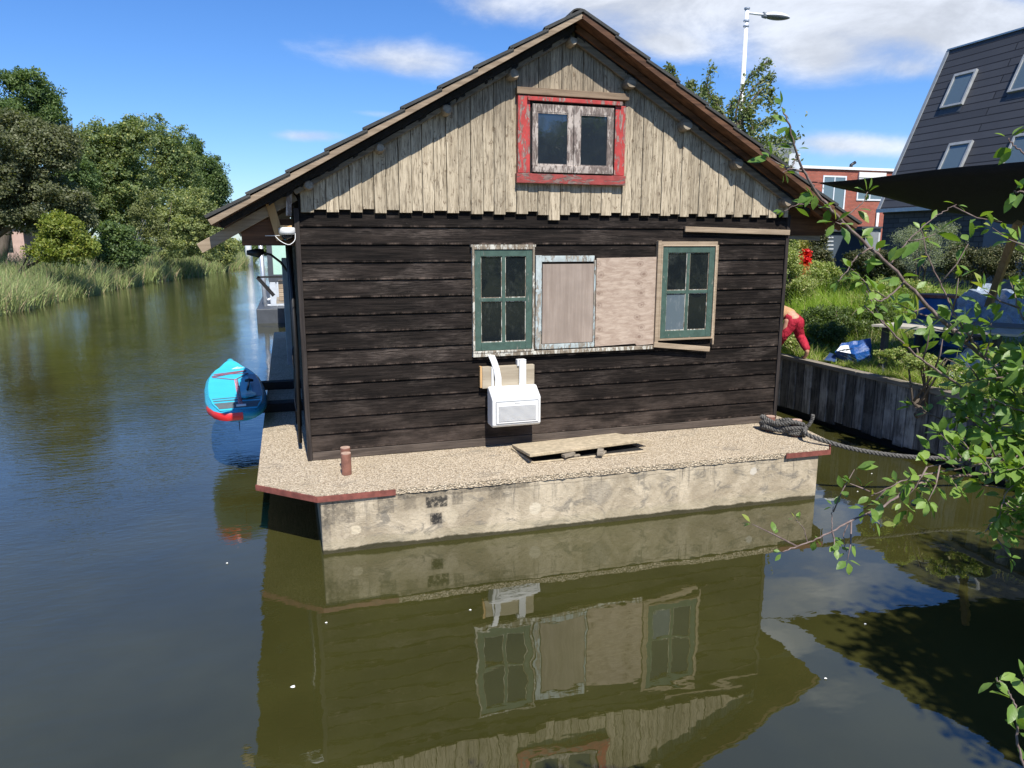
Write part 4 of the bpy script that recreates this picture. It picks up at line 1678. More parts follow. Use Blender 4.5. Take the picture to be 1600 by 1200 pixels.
    pb.build('blade', simple('teal_blade', (0.03, 0.40, 0.47), .35, .05), pr, smooth=False)
    ps = MB()
    ps.tube([a + d * .36 + upv * .01, b_], .016, 10)
    ps.build('shaft', simple('black_shaft', (0.03, 0.04, 0.045), .35, .2), pr, smooth=True)
    pg = MB()
    pg.tube([b_ - sw_ * .06 + upv * .0, b_ + upv * .012, b_ + sw_ * .06], [.018, .026, .018], 10)
    pg.build('grip', M['cable'], pr, smooth=True)
    pw = MB()
    for k in range(2):
        c = a + d * (.10 + .05 * k) + upv * .028
        pw.add([c - sw_ * .07, c - sw_ * .05, c + sw_ * .07 + d * .05, c + sw_ * .03 + d * .05], [(0, 1, 2, 3)])
    pw.build('logo', M['whitefab'], pr)


build_board()

# ------------------------------------------------------------------ neighbouring houseboat and far canal things
def neighbour():
    Y0 = 30.0
    xl = atY(420, 430, Y0)[0]
    root = empty('moored_houseboat', (xl + 2, Y0 + 3, 0), 'grey houseboat with a pale green window moored behind the black house', 'houseboat')
    b = MB()
    b.box(xl - .5, xl + 5, Y0 - 1.2, Y0 + 14, -.3, 0.55)
    b.build('hull', M['darkgrey'], root, bevel=.03)
    b = MB()
    b.box(xl, xl + 5, Y0, Y0 + 12, 0.55, 3.9)
    b.build('cabin_wall', M['palegrey'], root)
    wx0, wx1 = xl + .18, xl + 1.6
    b = MB()
    z0, z1 = atY(430, 428, Y0)[2], 3.2
    b.box(xl - .02, wx0, Y0 - .06, Y0 - .004, z0 - .3, z1).box(wx0, wx1, Y0 - .06, Y0 - .004, z0 - .3, z0 - .02)
    fr = b.build('window_frame', M['darkgrey'], root)
    b = MB()
    b.box(wx0, wx1, Y0 - .03, Y0 - .006, z0 - .02, z1)
    b.build('pane', simple('pale_green_blind', (0.42, 0.62, 0.50), .3, .06, 2), fr)
    b = MB()
    for k in range(6):
        b.box(xl + .25 * k + .02, xl + .25 * k + .23, Y0 - .05, Y0 - .005, .56, z0 - .32)
    b.build('grey_boards', M['palegrey'], root, bevel=.01)
    # landing deck in front
    Yd = 26.5
    p0 = atY(430, 445, Yd)
    p1 = atY(458, 474, Yd)
    b = MB()
    b.box(p0[0], p0[0] + 1.6, Yd, Y0 - 1.25, p1[2], p1[2] + .08)
    b.build('landing_deck', M['greywood'], root)
    b = MB()
    for k in range(5):
        z_ = p1[2] + .09 + k * .145
        b.box(p0[0] + .1, p0[0] + 1.6, Yd + .1, Yd + .35, z_, z_ + .135)
    b.build('stacked_planks', M['oldwood'], root, bevel=.01)
    b = MB()
    b.box(p0[0] + .45, p0[0] + 1.0, Yd - .05, Yd + .09, p1[2] - 1.0, p1[2] - .03)
    b.build('deck_skirt', M['palegrey'], root, bevel=.01)
    # bracket struts
    b = MB()
    a = atY(402, 433, Yd)
    c = atY(428, 462, Yd)
    b.beam(a, c, .12, .12)
    b.beam(a, (p0[0] + .3, Yd, a[2]), .12, .06)
    b.build('platform_strut', M['black'], root)


neighbour()
t_ = atZ(417, 500, 0.0)
tp = atY(409, 385, t_[1])
mp = empty('mooring_pole', (t_[0], t_[1], 0), 'tall pale steel mooring pole with a bent handrail beside the houseboat', 'mooring pole')
b = MB()
b.tube([(t_[0], t_[1], -.5), (t_[0] - .06, t_[1], 3.3)], .09, 10)
b.build('pole', M['galv'], mp, smooth=True)
b = MB()
a = Vector(atY(418, 469, t_[1]))
c = Vector(atY(430, 462, t_[1]))
d = Vector(atY(430, 440, t_[1]))
e_ = Vector(atY(423, 438, t_[1]))
b.tube(catmull([a, c, d, e_], 6), .05, 8)
a = Vector(atY(416, 477, t_[1]))
c = Vector(atY(452, 477, t_[1]))
b.tube([a, c], .04, 8)
b.build('handrail', M['lampwhite'], mp, smooth=True)

# bridge far down the canal, with its white mast
br = empty('footbridge', (-4, 150, 0), 'low white-railed bridge crossing the canal in the far distance', 'bridge')
b = MB()
zb = atY(400, 406, 150)[2]
b.box(-14, 30, 149.5, 152.5, zb - .6, zb)
b.build('bridge_deck', M['palegrey'], br)
b = MB()
for k in range(30):
    b.box(-14 + k * 1.5, -13.86 + k * 1.5, 149.5, 149.6, zb, zb + 1.1)
b.box(-14, 30, 149.48, 149.62, zb + 1.0, zb + 1.12)
b.build('railing', M['lampwhite'], br)
for xx in (-9, -1.5, 4, 10, 16):
    b = MB()
    b.box(xx, xx + .7, 149.8, 152, -1, zb - .6)
    b.build('bridge_pier', M['darkgrey'], br)
mb_ = MB()
pm = atZ(391, 414, 0.0)
mb_.tube([(pm[0], 106, -.5), (pm[0], 106, 3.2), (pm[0], 106, 7.5)], [.52, .42, .40], 12)
o = mb_.build('white_post', simple('white_paint', (0.78, 0.80, 0.80), .5, .05), smooth=True)
tag(o, 'thick white post rising from the water at the far end of the canal', 'post')

# ------------------------------------------------------------------ left bank trees
def lobe(u, v, Y, rpx, rpz, dr=1.0):
    t = Y / _ray(u, v)[1]
    c = atY(u, v, Y)
    k = t / FPX
    return (c[0], c[1], c[2], rpx * k, rpx * k * dr, rpz * k)


LF_DARK = leafmat('leaf_dark_green', (0.066, 0.111, 0.038), (0.143, 0.211, 0.071), (0.246, 0.309, 0.115))
LF_BROWN = leafmat('leaf_olive_brown', (0.094, 0.105, 0.050), (0.183, 0.199, 0.099), (0.260, 0.264, 0.145))
LF_POP = leafmat('leaf_poplar', (0.101, 0.147, 0.059), (0.200, 0.263, 0.103), (0.439, 0.435, 0.147))
LF_YEL = leafmat('leaf_yellow_green', (0.138, 0.186, 0.030), (0.262, 0.304, 0.062), (0.359, 0.344, 0.068))
LF_WILL = leafmat('leaf_grey_willow', (0.145, 0.190, 0.074), (0.321, 0.359, 0.155), (0.486, 0.476, 0.155))
LF_BIR = leafmat('leaf_birch', (0.140, 0.164, 0.062), (0.250, 0.265, 0.109))

LT = 'trees on the far left bank'
tree('broadleaf_tree', 'tallest dark green tree rising behind the olive brown tree at the left edge', 'tree', (-22, 66, 1),
     [lobe(45, 150, 66, 36, 38), lobe(75, 200, 66, 30, 40), lobe(10, 190, 66, 40, 35), lobe(50, 240, 66, 55, 45), lobe(95, 250, 66, 18, 30), lobe(120, 300, 66, 30, 50)], LF_DARK,
     760, 75, 0.62, 0.20, .5, LT, tuft=7, tall=1.3)
tree('broadleaf_tree', 'wide olive brown tree at the left edge before the tallest green tree', 'tree', (-18.0, 50, .9),
     [lobe(30, 235, 50, 62, 45), lobe(85, 265, 50, 42, 48), lobe(-10, 300, 50, 60, 55), lobe(60, 320, 50, 60, 45), lobe(115, 335, 50, 30, 38), lobe(15, 350, 50, 50, 30), lobe(100, 225, 50, 22, 25)], LF_BROWN,
     1100, 75, 0.55, 0.17, .45, LT, tuft=8)
tree('poplar_tree', 'broad poplar with yellowing top at the middle left of the tree group', 'tree', (-19, 74, 1),
     [lobe(165, 245, 74, 48, 38), lobe(200, 235, 74, 45, 36), lobe(150, 300, 74, 45, 50), lobe(205, 300, 74, 50, 50), lobe(180, 350, 74, 60, 45)], LF_POP,
     1150, 75, 0.62, 0.22, .5, LT, tuft=9, tall=1.9)
tree('poplar_tree', 'tallest poplar in the middle of the rounded tree group', 'tree', (-16, 82, 1),
     [lobe(240, 240, 82, 42, 42), lobe(268, 255, 82, 32, 42), lobe(235, 300, 82, 48, 55), lobe(275, 310, 82, 35, 55), lobe(250, 355, 82, 50, 40)], LF_POP,
     760, 60, 0.65, 0.22, .5, LT, tuft=9, tall=1.9)
tree('poplar_tree', 'rightmost darker poplar of the rounded tree group', 'tree', (-14, 90, 1),
     [lobe(300, 265, 90, 28, 36), lobe(322, 290, 90, 30, 36), lobe(310, 325, 90, 42, 45), lobe(338, 315, 90, 20, 32), lobe(300, 365, 90, 45, 40)], LF_DARK,
     900, 75, 0.68, 0.22, .5, LT, tuft=9, tall=1.9)
tree('shrub', 'bright yellow green shrub below the olive brown tree', 'shrub', (-15.2, 46, .8),
     [lobe(100, 365, 46, 32, 28), lobe(80, 388, 46, 34, 24), lobe(122, 392, 46, 28, 24), lobe(100, 400, 46, 40, 20)], LF_YEL, 260, 70, 0.42, 0.16, .10, LT)
tree('shrub', 'dark green shrub in front of the poplars', 'shrub', (-13.6, 56, .8),
     [lobe(182, 372, 56, 22, 22), lobe(200, 402, 56, 30, 28), lobe(175, 405, 56, 30, 26)], LF_DARK, 260, 70, 0.5, 0.2, .12, LT)
tree('birch_tree', 'slender pale birch with thin white trunk before the dark poplars', 'tree', (-11.9, 62, .6),
     [lobe(235, 325, 62, 14, 26), lobe(228, 350, 62, 22, 32), lobe(244, 375, 62, 18, 28), lobe(222, 380, 62, 14, 24)], LF_BIR, 120, 55, 0.5, 0.17, .12, LT,
     bark=simple('birch_bark', (0.55, 0.52, 0.46), .8, .3, 9))
tree('willow_bush', 'large rounded grey green willow bush with yellow tips near the waterside', 'bush', (-11.2, 68, .6),
     [lobe(295, 335, 68, 38, 32), lobe(275, 365, 68, 38, 38), lobe(318, 370, 68, 34, 40), lobe(295, 395, 68, 50, 30)], LF_WILL, 560, 60, 0.42, 0.18, .15, LT, tuft=7, tall=1.4)
tree('willow_bush', 'grey willow bush hanging over the water beside the house eave', 'bush', (-7.6, 84, .6),
     [lobe(345, 390, 84, 24, 24), lobe(362, 398, 84, 16, 22), lobe(330, 405, 84, 24, 18)], LF_WILL, 170, 70, 0.55, 0.24, .15, LT)
tree('broadleaf_tree', 'small dark bush standing beside the white post at the canal bend', 'bush', (-6.9, 118, .6),
     [lobe(382, 395, 118, 14, 14), lobe(372, 400, 118, 10, 12), lobe(402, 397, 118, 14, 10), lobe(420, 393, 118, 12, 12)], LF_DARK, 70, 50, 0.9, 0.4, .2, LT)

# far wood closing the view
C_ = []
for i in range(60):
    xx = -190 + i * 6.2 + rng.uniform(-1, 1)
    C_.append((xx, 240 + rng.uniform(-4, 10), rng.uniform(1.0, 2.2), 4.5, 4, rng.uniform(1.5, 4.5)))
for i in range(30):
    C_.append((-60 - i * 6 + rng.uniform(-1, 1), 130 + i * 1.5, 3, 5, 4, rng.uniform(3, 5)))
for i in range(26):
    C_.append((45 + i * 5, 90 + rng.uniform(-3, 8), 3, 5, 4, rng.uniform(2, 4)))
pc, dd = crown_points(C_, 1500, 26, 1.4)
fw_ = link('far_trees', leaf_cloud('far_trees', pc, 0.75, .7, .3, dd), LF_DARK)
tag(fw_, 'distant low belt of dark trees on the horizon', 'trees', kind='stuff')

# reeds and tall grass on the left bank
def mat_reed():
    m, t, b = new_mat('reed_blades')
    r = t.island()
    c = t.mix(r, (0.20, 0.26, 0.085), (0.40, 0.46, 0.19))
    c = t.mix(t.math('GREATER_THAN', t.math('FRACT', t.math('MULTIPLY', r, 23.7)), 0.80), c, (0.48, 0.38, 0.22))
    n = t.noise(t.pos(), 0.25, 4)
    c = t.mix(t.smooth(n, 0.4, 0.65, 0, .45), c, (0.17, 0.23, 0.06))
    P(b, t, color=c, rough=.55, spec=.3)
    tr = t.new('ShaderNodeBsdfTranslucent')
    t.put(tr.inputs[0], c)
    mx = t.new('ShaderNodeMixShader')
    mx.inputs[0].default_value = .3
    t.l.new(b.outputs[0], mx.inputs[1])
    t.l.new(tr.outputs[0], mx.inputs[2])
    t.l.new(mx.outputs[0], t.n['Material Output'].inputs[0])
    return m


REED = mat_reed()
n = 42000
Yr = 26 + 95 * rng.random(n) ** 1.35
bxs = np.array([bank_x(y_) + 0.5 * math.sin(y_ * 0.7) * .4 for y_ in Yr])
depth_ = rng.random(n) ** 1.2 * 6.0
X_ = bxs - depth_ + .45
Zb = np.interp(-(X_ - bxs), [-1, 0, 1.5, 5, 20], [-.1, 0.05, .55, .95, 1.1])
cl = 0.72 + 0.28 * np.sin(Yr * 0.9 + np.sin(X_ * 1.3)) * np.cos(Yr * .37)
hh = rng.uniform(0.9, 1.75, n) * cl * np.where(Yr > 48, 1.32, 1.2)
me = blades('reeds', np.stack([X_, Yr, Zb - .1], 1), hh, np.where(Yr > 55, .085, .05) * rng.uniform(.7, 1.3, n), .45, .5)
o = link('reeds', me, REED)
tag(o, 'tall pale reeds and grass lining the left bank', 'reeds', kind='stuff')

# pinkish house far behind the left trees
def far_house():
    Y0 = 75
    a, b_ = atY(-40, 352, Y0), atY(38, 380, Y0)
    r_ = empty('brick_house', (a[0], Y0, 1), 'pinkish house glimpsed low behind the olive brown tree at the left edge', 'house')
    b = MB()
    b.box(a[0], b_[0], Y0, Y0 + 8, 0.8, a[2])
    b.build('wall', simple('pink_render', (0.48, 0.33, 0.27), .9, .1, 3), r_)
    b = MB()
    b.box(a[0] - .4, b_[0] + .4, Y0 - .4, Y0 + 8.4, a[2] + .01, a[2] + .35)
    b.build('roof', M['midgrey'], r_)
    for k in range(3):
        b = MB()
        b.box(b_[0] - 2 - k * 1.9, b_[0] - .9 - k * 1.9, Y0 - .03, Y0 - .003, 2.2, 3.6)
        b.build('window', M['glass'], r_)


far_house()

# ------------------------------------------------------------------ right side buildings
def slate_house():
    X0, Yfar, Ynear = 20.0, 20.93, -2.0
    zg = 4.17
    XT, ZT = 22.35, 9.55
    r_ = empty('slate_house', (X0 + 4, 10, 1.6), 'tall dark house with a steep slate roof and roof windows on the right', 'house')
    b = MB()
    b.box(X0 + .12, X0 + 9, Ynear, Yfar - .1, 1.0, zg)
    b.build('wall', mat_brick('dark_brick', (0.055, 0.06, 0.068), (0.085, 0.09, 0.098), (0.03, 0.032, 0.036), 0.42, 0.16, 'yz'), r_)
    zr = math.hypot(XT - X0, ZT - zg) / (ZT - zg)
    m = mat_brick('roof_slates', (0.050, 0.052, 0.058), (0.066, 0.068, 0.075), (0.014, 0.014, 0.016), 7.3, 0.27, 'yz', msize=0.020, rough=.6, slope=zr)
    b = MB()
    th = .12
    b.add([(X0, Ynear, zg), (X0, Yfar, zg), (XT, Yfar, ZT), (XT, Ynear, ZT), (X0 + th, Ynear, zg), (X0 + th, Yfar, zg), (XT + th, Yfar, ZT), (XT + th, Ynear, ZT)],
          [(0, 3, 2, 1), (4, 5, 6, 7), (0, 1, 5, 4), (1, 2, 6, 5), (2, 3, 7, 6), (3, 0, 4, 7)])
    b.build('slate_roof', m, r_)
    b = MB()
    b.add([(XT + .13, Ynear, ZT - .06), (XT + .13, Yfar - .02, ZT - .06), (X0 + 9, Yfar - .02, ZT - .06), (X0 + 9, Ynear, ZT - .06), (X0 + 9, Yfar - .02, 4), (X0 + .14, Yfar - .02, 4.0), (X0 + 9, Ynear, 4), ], [(0, 1, 2, 3), (1, 5, 4, 2)])
    b.build('end_wall', M['darkgrey'], r_)
    b = MB()
    b.beam((XT, Ynear, ZT + .03), (XT, Yfar + .05, ZT + .03), .10, .05)
    b.build('roof_edge', M['galv'], r_)
    b = MB()
    b.beam((X0 + (XT - X0) * 0 - .01, Yfar + .03, zg), (XT - .01, Yfar + .03, ZT), .05, .12, up=(0, 1, 0))
    b.build('verge_trim', M['midgrey'], r_)
    b = MB()
    b.box(X0 - .12, X0 - .01, Ynear, Yfar + .02, zg - .12, zg)
    b.build('gutter', M['palegrey'], r_)
    # skylights
    nx, nz = (ZT - zg), -(XT - X0)
    L = math.hypot(nx, nz)
    N = Vector((-nx / L, 0, -nz / L))       # outward
    U = Vector((XT - X0, 0, ZT - zg)).normalized()

    def onroof(u, v):
        rr_ = Vector(_ray(u, v))
        o_ = Vector((0, 0, CAMH))
        t_ = (Vector((X0, 0, zg)) - o_).dot(N) / rr_.dot(N)
        return o_ + rr_ * t_

    for (u0, v0, u1, v1) in ((1494, 118, 1518, 152), (1486, 226, 1509, 264), (1602, 88, 1618, 128), (1588, 212, 1610, 256)):
        c1, c2 = onroof(u0 + 0, v0), onroof(u1, v1)
        # left-top corner and right-bottom corner
        ya, yb = c1.y + .0, c2.y
        s1 = (c1 - Vector((X0, c1.y, zg))).dot(U)
        s2 = (c2 - Vector((X0, c2.y, zg))).dot(U)
        ya = c1.y
        yb = ya - .85
        s2 = s1 - 1.22

        def pt(yy, s_, h): return Vector((X0, yy, zg)) + U * s_ + N * h
        b = MB()
        k = .07
        for (y0_, y1_, sa, sb) in ((ya, ya - k, s2, s1), (yb + k, yb, s2, s1), (ya - k, yb + k, s1 - k * 1.4, s1), (ya - k, yb + k, s2, s2 + k)):
            b.hexa([pt(y0_, sa, .005), pt(y1_, sa, .005), pt(y1_, sb, .005), pt(y0_, sb, .005), pt(y0_, sa, .10), pt(y1_, sa, .10), pt(y1_, sb, .10), pt(y0_, sb, .10)])
        f_ = b.build('roof_window', simple('window_frame_grey', (0.30, 0.31, 0.31), .5, .15, 6), r_, bevel=.005)
        b = MB()
        b.add([pt(ya - k, s2 + k, .06), pt(yb + k, s2 + k, .06), pt(yb + k, s1 - k * 1.4, .06), pt(ya - k, s1 - k * 1.4, .06)], [(0, 1, 2, 3), ])
        b.build('pane', M['glass_roof'], f_)
        b = MB()
        b.add([pt(ya, s2 - .22, .012), pt(yb, s2 - .22, .012), pt(yb, s2 - .01, .02), pt(ya, s2 - .01, .02)], [(0, 1, 2, 3)])
        b.build('flashing', M['darkgrey'], f_)
    # ground-floor pale door lintel band and metal cladding
    b = MB()
    b.box(X0 - .02, X0 + .10, 13.8, 16.4, 3.75, 4.0)
    b.build('lintel', M['palegrey'], r_)
    b = MB()
    for k in range(40):
        b.box(X0 + .02, X0 + .10, 4 + k * .2, 4.14 + k * .2, 1.2, 4.0)
    b.build('metal_cladding', simple('blue_grey_metal', (0.10, 0.125, 0.165), .5, .1, 4), r_)
    b = MB()
    b.box(X0 + .02, X0 + .10, 12.3, 16.8, 1.2, 3.72)
    b.build('garage_door', simple('slate_blue_door', (0.085, 0.11, 0.15), .5, .1, 4), r_)
    b = MB()
    b.tube([(21.0, 4.2, 8.9), (20.9, 4.0, 9.3)], .12, 8)
    b.build('roof_vent', M['lampwhite'], r_)


slate_house()


def brick_house():
    Y0 = 40.0
    xl, xr = 30.2, 44.0
    zt = 7.70
    r_ = empty('brick_house', (36, Y0 + 4, 1.5), 'red brick house with white trimmed flat roof between the roof eave and slate house', 'house')
    b = MB()
    b.box(xl, xr, Y0, Y0 + 9, 1.2, zt)
    b.build('wall', mat_brick('red_brick', (0.32, 0.085, 0.055), (0.42, 0.12, 0.078), (0.22, 0.15, 0.12), 0.24, 0.085, 'xz', msize=.010), r_)
    b = MB()
    b.box(xl - .1, xr + .1, Y0 - .12, Y0 + 9, zt + .003, zt + .17)
    b.build('roof_trim', simple('white_trim', (0.74, 0.75, 0.76), .5, .04), r_)

    def win(u0, v0, u1, v1, shut=False):
        a, c = atY(u0, v0, Y0), atY(u1, v1, Y0)
        x0, x1, z1, z0 = a[0], c[0], a[2], c[2]
        f = MB()
        k = .10
        f.box(x0, x0 + k, Y0 - .05, Y0 - .002, z0, z1).box(x1 - k, x1, Y0 - .05, Y0 - .002, z0, z1)
        f.box(x0 + k, x1 - k, Y0 - .05, Y0 - .002, z1 - k, z1).box(x0 + k, x1 - k, Y0 - .05, Y0 - .002, z0, z0 + k)
        mid = (x0 + x1) / 2
        f.box(mid - .04, mid + .04, Y0 - .045, Y0 - .002, z0 + k, z1 - k)
        fo = f.build('window', M['lampwhite'], r_)
        g = MB()
        for (xa, xb) in ((x0 + k, mid - .04), (mid + .04, x1 - k)):
            g.add([(xa, Y0 - .02, z0 + k), (xb, Y0 - .02, z0 + k), (xb, Y0 - .02, z1 - k), (xa, Y0 - .02, z1 - k)], [(0, 1, 2, 3)])
        g.build('pane', M['glass_roof'], fo)
        if shut:
            g = MB()
            g.box(x0 - .03, x1 + .03, Y0 - .14, Y0 - .055, z1 - .22, z1 + .12)
            zz = z1 - .23
            while zz > z0 + (z1 - z0) * .56:
                g.box(x0 + .02, x1 - .02, Y0 - .10, Y0 - .058, zz - .10, zz)
                zz -= .105
            g.build('roller_shutter', simple('cream_shutter', (0.70, 0.69, 0.64), .6, .05), fo)

    win(1286, 274, 1318, 328)
    win(1341, 272, 1378, 314, True)
    b = MB()
    p = atY(1372, 330, Y0 - .1)
    b.tube([(p[0], Y0 - .1, 1.3), (p[0], Y0 - .1, 5.3)], .09, 8)
    b.build('downpipe', M['lampwhite'], r_, smooth=True)
    b = MB()
    p = atY(1329, 260, Y0 + 1)
    b.tube([(p[0], Y0 + 1, zt + .1), (p[0] + .05, Y0 + 1, zt + .45), (p[0] + .35, Y0 + 1, zt + .62)], .11, 8)
    b.build('roof_vent', M['cable'], r_, smooth=True)


brick_house()


def slate_annex():
    # steep grey slate gable just behind the right eave
    Y0 = 34
    r_ = empty('slate_roofed_house', (26.5, Y0, 1.5), 'pale grey steep slate roof showing just above the right eave', 'house')
    a, c, d, e_ = atY(1185, 224, Y0), atY(1240, 224, Y0), atY(1250, 262, Y0), atY(1262, 330, Y0)
    b = MB()
    b.prismY([(a[0] - 1, 1.5), (e_[0] + .2, 1.5), (e_[0] - .1, e_[2]), (c[0], c[2]), (a[0] - 1, c[2])], Y0, Y0 + 6)
    b.build('slate_roof', mat_brick('pale_slates', (0.17, 0.19, 0.20), (0.21, 0.23, 0.24), (0.10, 0.11, 0.12), 0.6, 0.22, 'xz', msize=.012), r_)
    b = MB()
    b.beam((a[0] - 1, Y0 - .03, c[2] + .04), (c[0] + .05, Y0 - .03, c[2] + .04), .1, .09)
    b.build('ridge_trim', M['midgrey'], r_)
    b = MB()
    q = atY(1232, 250, Y0)
    b.box(q[0], q[0] + .7, Y0 - .05, Y0 - .004, q[2] - .5, q[2] + .35)
    b.build('window', M['palegrey'], r_)


slate_annex()


def shed(name, label, X0, X1, Y0, Y1, z1, mat, fmat=None, kind='shed'):
    r_ = empty(name, ((X0 + X1) / 2, (Y0 + Y1) / 2, 1.4), label, kind)
    b = MB()
    b.box(X0, X1, Y0, Y1, 1.1, z1)
    b.build('wall', mat, r_)
    b = MB()
    b.box(X0 - .12, X1 + .12, Y0 - .12, Y1 + .12, z1 + .003, z1 + .09)
    b.build('roof', M['darkgrey'], r_)
    b = MB()
    b.box(X0 + .1, X0 + .9, Y0 - .03, Y0 - .003, 1.5, z1 - .15)
    b.build('door', fmat or mat, r_)
    return r_


BLUEG = simple('blue_grey_cladding', (0.060, 0.082, 0.105), .6, .12, 3)
a = atY(1288, 372, 24)
c = atY(1352, 372, 24)
s_ = shed('garden_shed', 'dark blue grey garden shed behind the tall weeds', a[0], c[0], 24, 27, a[2] + .25, BLUEG)
b = MB()
for k in range(4):
    q = atY(1293, 372 + k * 6, 23.96)
    b.box(q[0], q[0] + .28, 23.955, 23.99, q[2], q[2] + .05)
b.build('shed_slats', M['palegrey'], s_)
a = atY(1347, 357, 26)
c = atY(1368, 357, 26)
shed('garden_room', 'pale grey panel of an outbuilding behind the plum branches', a[0], c[0] + .3, 26, 28, a[2], M['palegrey'], M['midgrey'], 'outbuilding')

# street lamp
def street_lamp():
    Y0 = 20.0
    x0 = 13.52
    r_ = empty('street_lamp', (x0, Y0, 1.5), 'tall white street lamp with one arm rising behind the roof', 'street lamp')
    b = MB()
    b.tube([(x0, Y0, 1.3), (x0, Y0, 5), (x0, Y0, 9.85)], [.11, .092, .058], 14)
    b.build('pole', M['lampwhite'], r_, smooth=True)
    b = MB()
    for z_ in (9.35, 9.5, 9.84):
        b.tube([(x0, Y0, z_), (x0, Y0, z_ + .04)], .085, 12)
    b.build('collar', M['galv'], r_)
    b = MB()
    b.tube([(x0, Y0, 9.74), (x0 + .62, Y0 - .05, 9.72)], .035, 8)
    b.build('arm', M['lampwhite'], r_, smooth=True)
    for nm, mt, zs, k in (('lamp_head', M['lampwhite'], 1, 0), ('lamp_glass', simple('lamp_lens', (0.20, 0.21, 0.22), .2, .1), -1, 1)):
        b = MB()
        V, F = [], []
        n, m_ = 14, 10
        for i in range(n + 1):
            s = i / n
            r2 = math.sin(PI * min(1, s * .92 + .06)) ** .6
            for q in range(m_ + 1):
                a = PI * q / m_
                V.append((x0 + .55 + .92 * s, Y0 - .05 + .17 * r2 * math.cos(a), 9.71 + zs * (.115 if zs > 0 else .10) * r2 * math.sin(a) - (0 if zs > 0 else .004)))
        for i in range(n):
            for q in range(m_):
                F.append((i * (m_ + 1) + q, i * (m_ + 1) + q + 1, (i + 1) * (m_ + 1) + q + 1, (i + 1) * (m_ + 1) + q))
        b.add(V, F)
        b.build(nm, mt, r_, smooth=True)
    b = MB()
    b.tube([(x0 + .53, Y0 - .05, 9.715), (x0 + .66, Y0 - .05, 9.70)], .085, 10)
    b.build('socket', M['midgrey'], r_)


street_lamp()

# fruit tree behind the roof: arching leafy sprays
def fruit_tree():
    Y0 = 17.0
    base = (11.6, Y0, 1.5)
    r_ = empty('fruit_tree', base, 'loose fruit tree with arching leafy sprays rising behind the roof by the lamp', 'tree')
    b = MB()
    LFm = leafmat('leaf_fruit_tree', (0.098, 0.138, 0.046), (0.203, 0.252, 0.090), (0.325, 0.325, 0.163), trans=.35)
    cen = Vector((12.0, Y0, 5.2))
    b.tube([base, (11.8, Y0, 3.2), cen], [.12, .10, .07], 8)
    sprays = [[(1150, 215), (1125, 170), (1105, 140), (1112, 102)], [(1145, 205), (1110, 160), (1100, 135), (1095, 155)], [(1150, 190), (1165, 130), (1185, 108), (1200, 95)],
              [(1155, 180), (1175, 140), (1198, 122), (1207, 118)], [(1160, 190), (1185, 145), (1205, 140), (1202, 165)], [(1165, 215), (1185, 195), (1200, 188), (1213, 178)],
              [(1165, 222), (1195, 215), (1220, 216), (1244, 210)], [(1120, 200), (1090, 160), (1080, 130), (1076, 140)], [(1100, 190), (1065, 150), (1050, 110), (1045, 105)],
              [(1150, 220), (1160, 180), (1178, 165), (1190, 152)], [(1140, 220), (1130, 190), (1122, 160), (1118, 150)], [(1150, 230), (1150, 200), (1140, 170), (1150, 155)],
              [(1160, 230), (1175, 205), (1172, 180), (1165, 170)], [(1180, 230), (1200, 235), (1222, 252), (1226, 262)], [(1120, 215), (1105, 190), (1098, 172), (1105, 165)]]
    cs = []
    for i, s_ in enumerate(sprays):
        yy = Y0 + [-.6, .5, 0, .8, -.4, .3, 0, -.8, .6, .2, -.3, .7, -.5, .1, .4][i]
        pts = [cen] + [Vector(atY(u, v, yy)) for u, v in s_]
        cp = catmull(pts, 8)
        b.tube(cp, [.035 * (1 - .85 * k / len(cp)) + .004 for k in range(len(cp))], 5)
        for k, p in enumerate(cp):
            if k < 5: continue
            for _ in range(15 if k > 9 else 9):
                cs.append(tuple(p + Vector((random.gauss(0, .07), random.gauss(0, .07), random.gauss(-.05, .07)))))
    for _ in range(900):
        cs.append((12.05 + random.gauss(0, .42), Y0 + random.gauss(0, .4), 5.35 + random.gauss(0, .45)))
    b.build('trunk', BARK, r_, smooth=True)
    link('crown', leaf_cloud('crown', np.array(cs), .115, .45, .1), LFm, r_)


fruit_tree()

# ------------------------------------------------------------------ bank vegetation
def mat_grass(name, c1, c2, c3, thr=.9):
    m, t, b = new_mat(name)
    r = t.island()
    c = t.mix(r, c1, c2)
    c = t.mix(t.math('GREATER_THAN', t.math('FRACT', t.math('MULTIPLY', r, 31.7)), thr), c, c3)
    P(b, t, color=c, rough=.5, spec=.35)
    tr = t.new('ShaderNodeBsdfTranslucent')
    t.put(tr.inputs[0], t.mix(1.0, c, (1.2, 1.3, .6), 'MULTIPLY'))
    mx = t.new('ShaderNodeMixShader')
    mx.inputs[0].default_value = .38
    t.l.new(b.outputs[0], mx.inputs[1])
    t.l.new(tr.outputs[0], mx.inputs[2])
    t.l.new(mx.outputs[0], t.n['Material Output'].inputs[0])
    return m


GR1 = mat_grass('bright_grass', (0.16, 0.27, 0.025), (0.33, 0.46, 0.055), (0.50, 0.44, 0.18), .92)
GR2 = mat_grass('bank_grass', (0.18, 0.27, 0.04), (0.36, 0.46, 0.085), (0.60, 0.50, 0.29), .85)


def gz(X, Y):
    return np.interp(X, [QX + .13, QX + 1.2, QX + 2.2, QX + 3.6, QX + 8, 60], [1.0, 1.04, 1.15, 1.45, 1.6, 1.6])


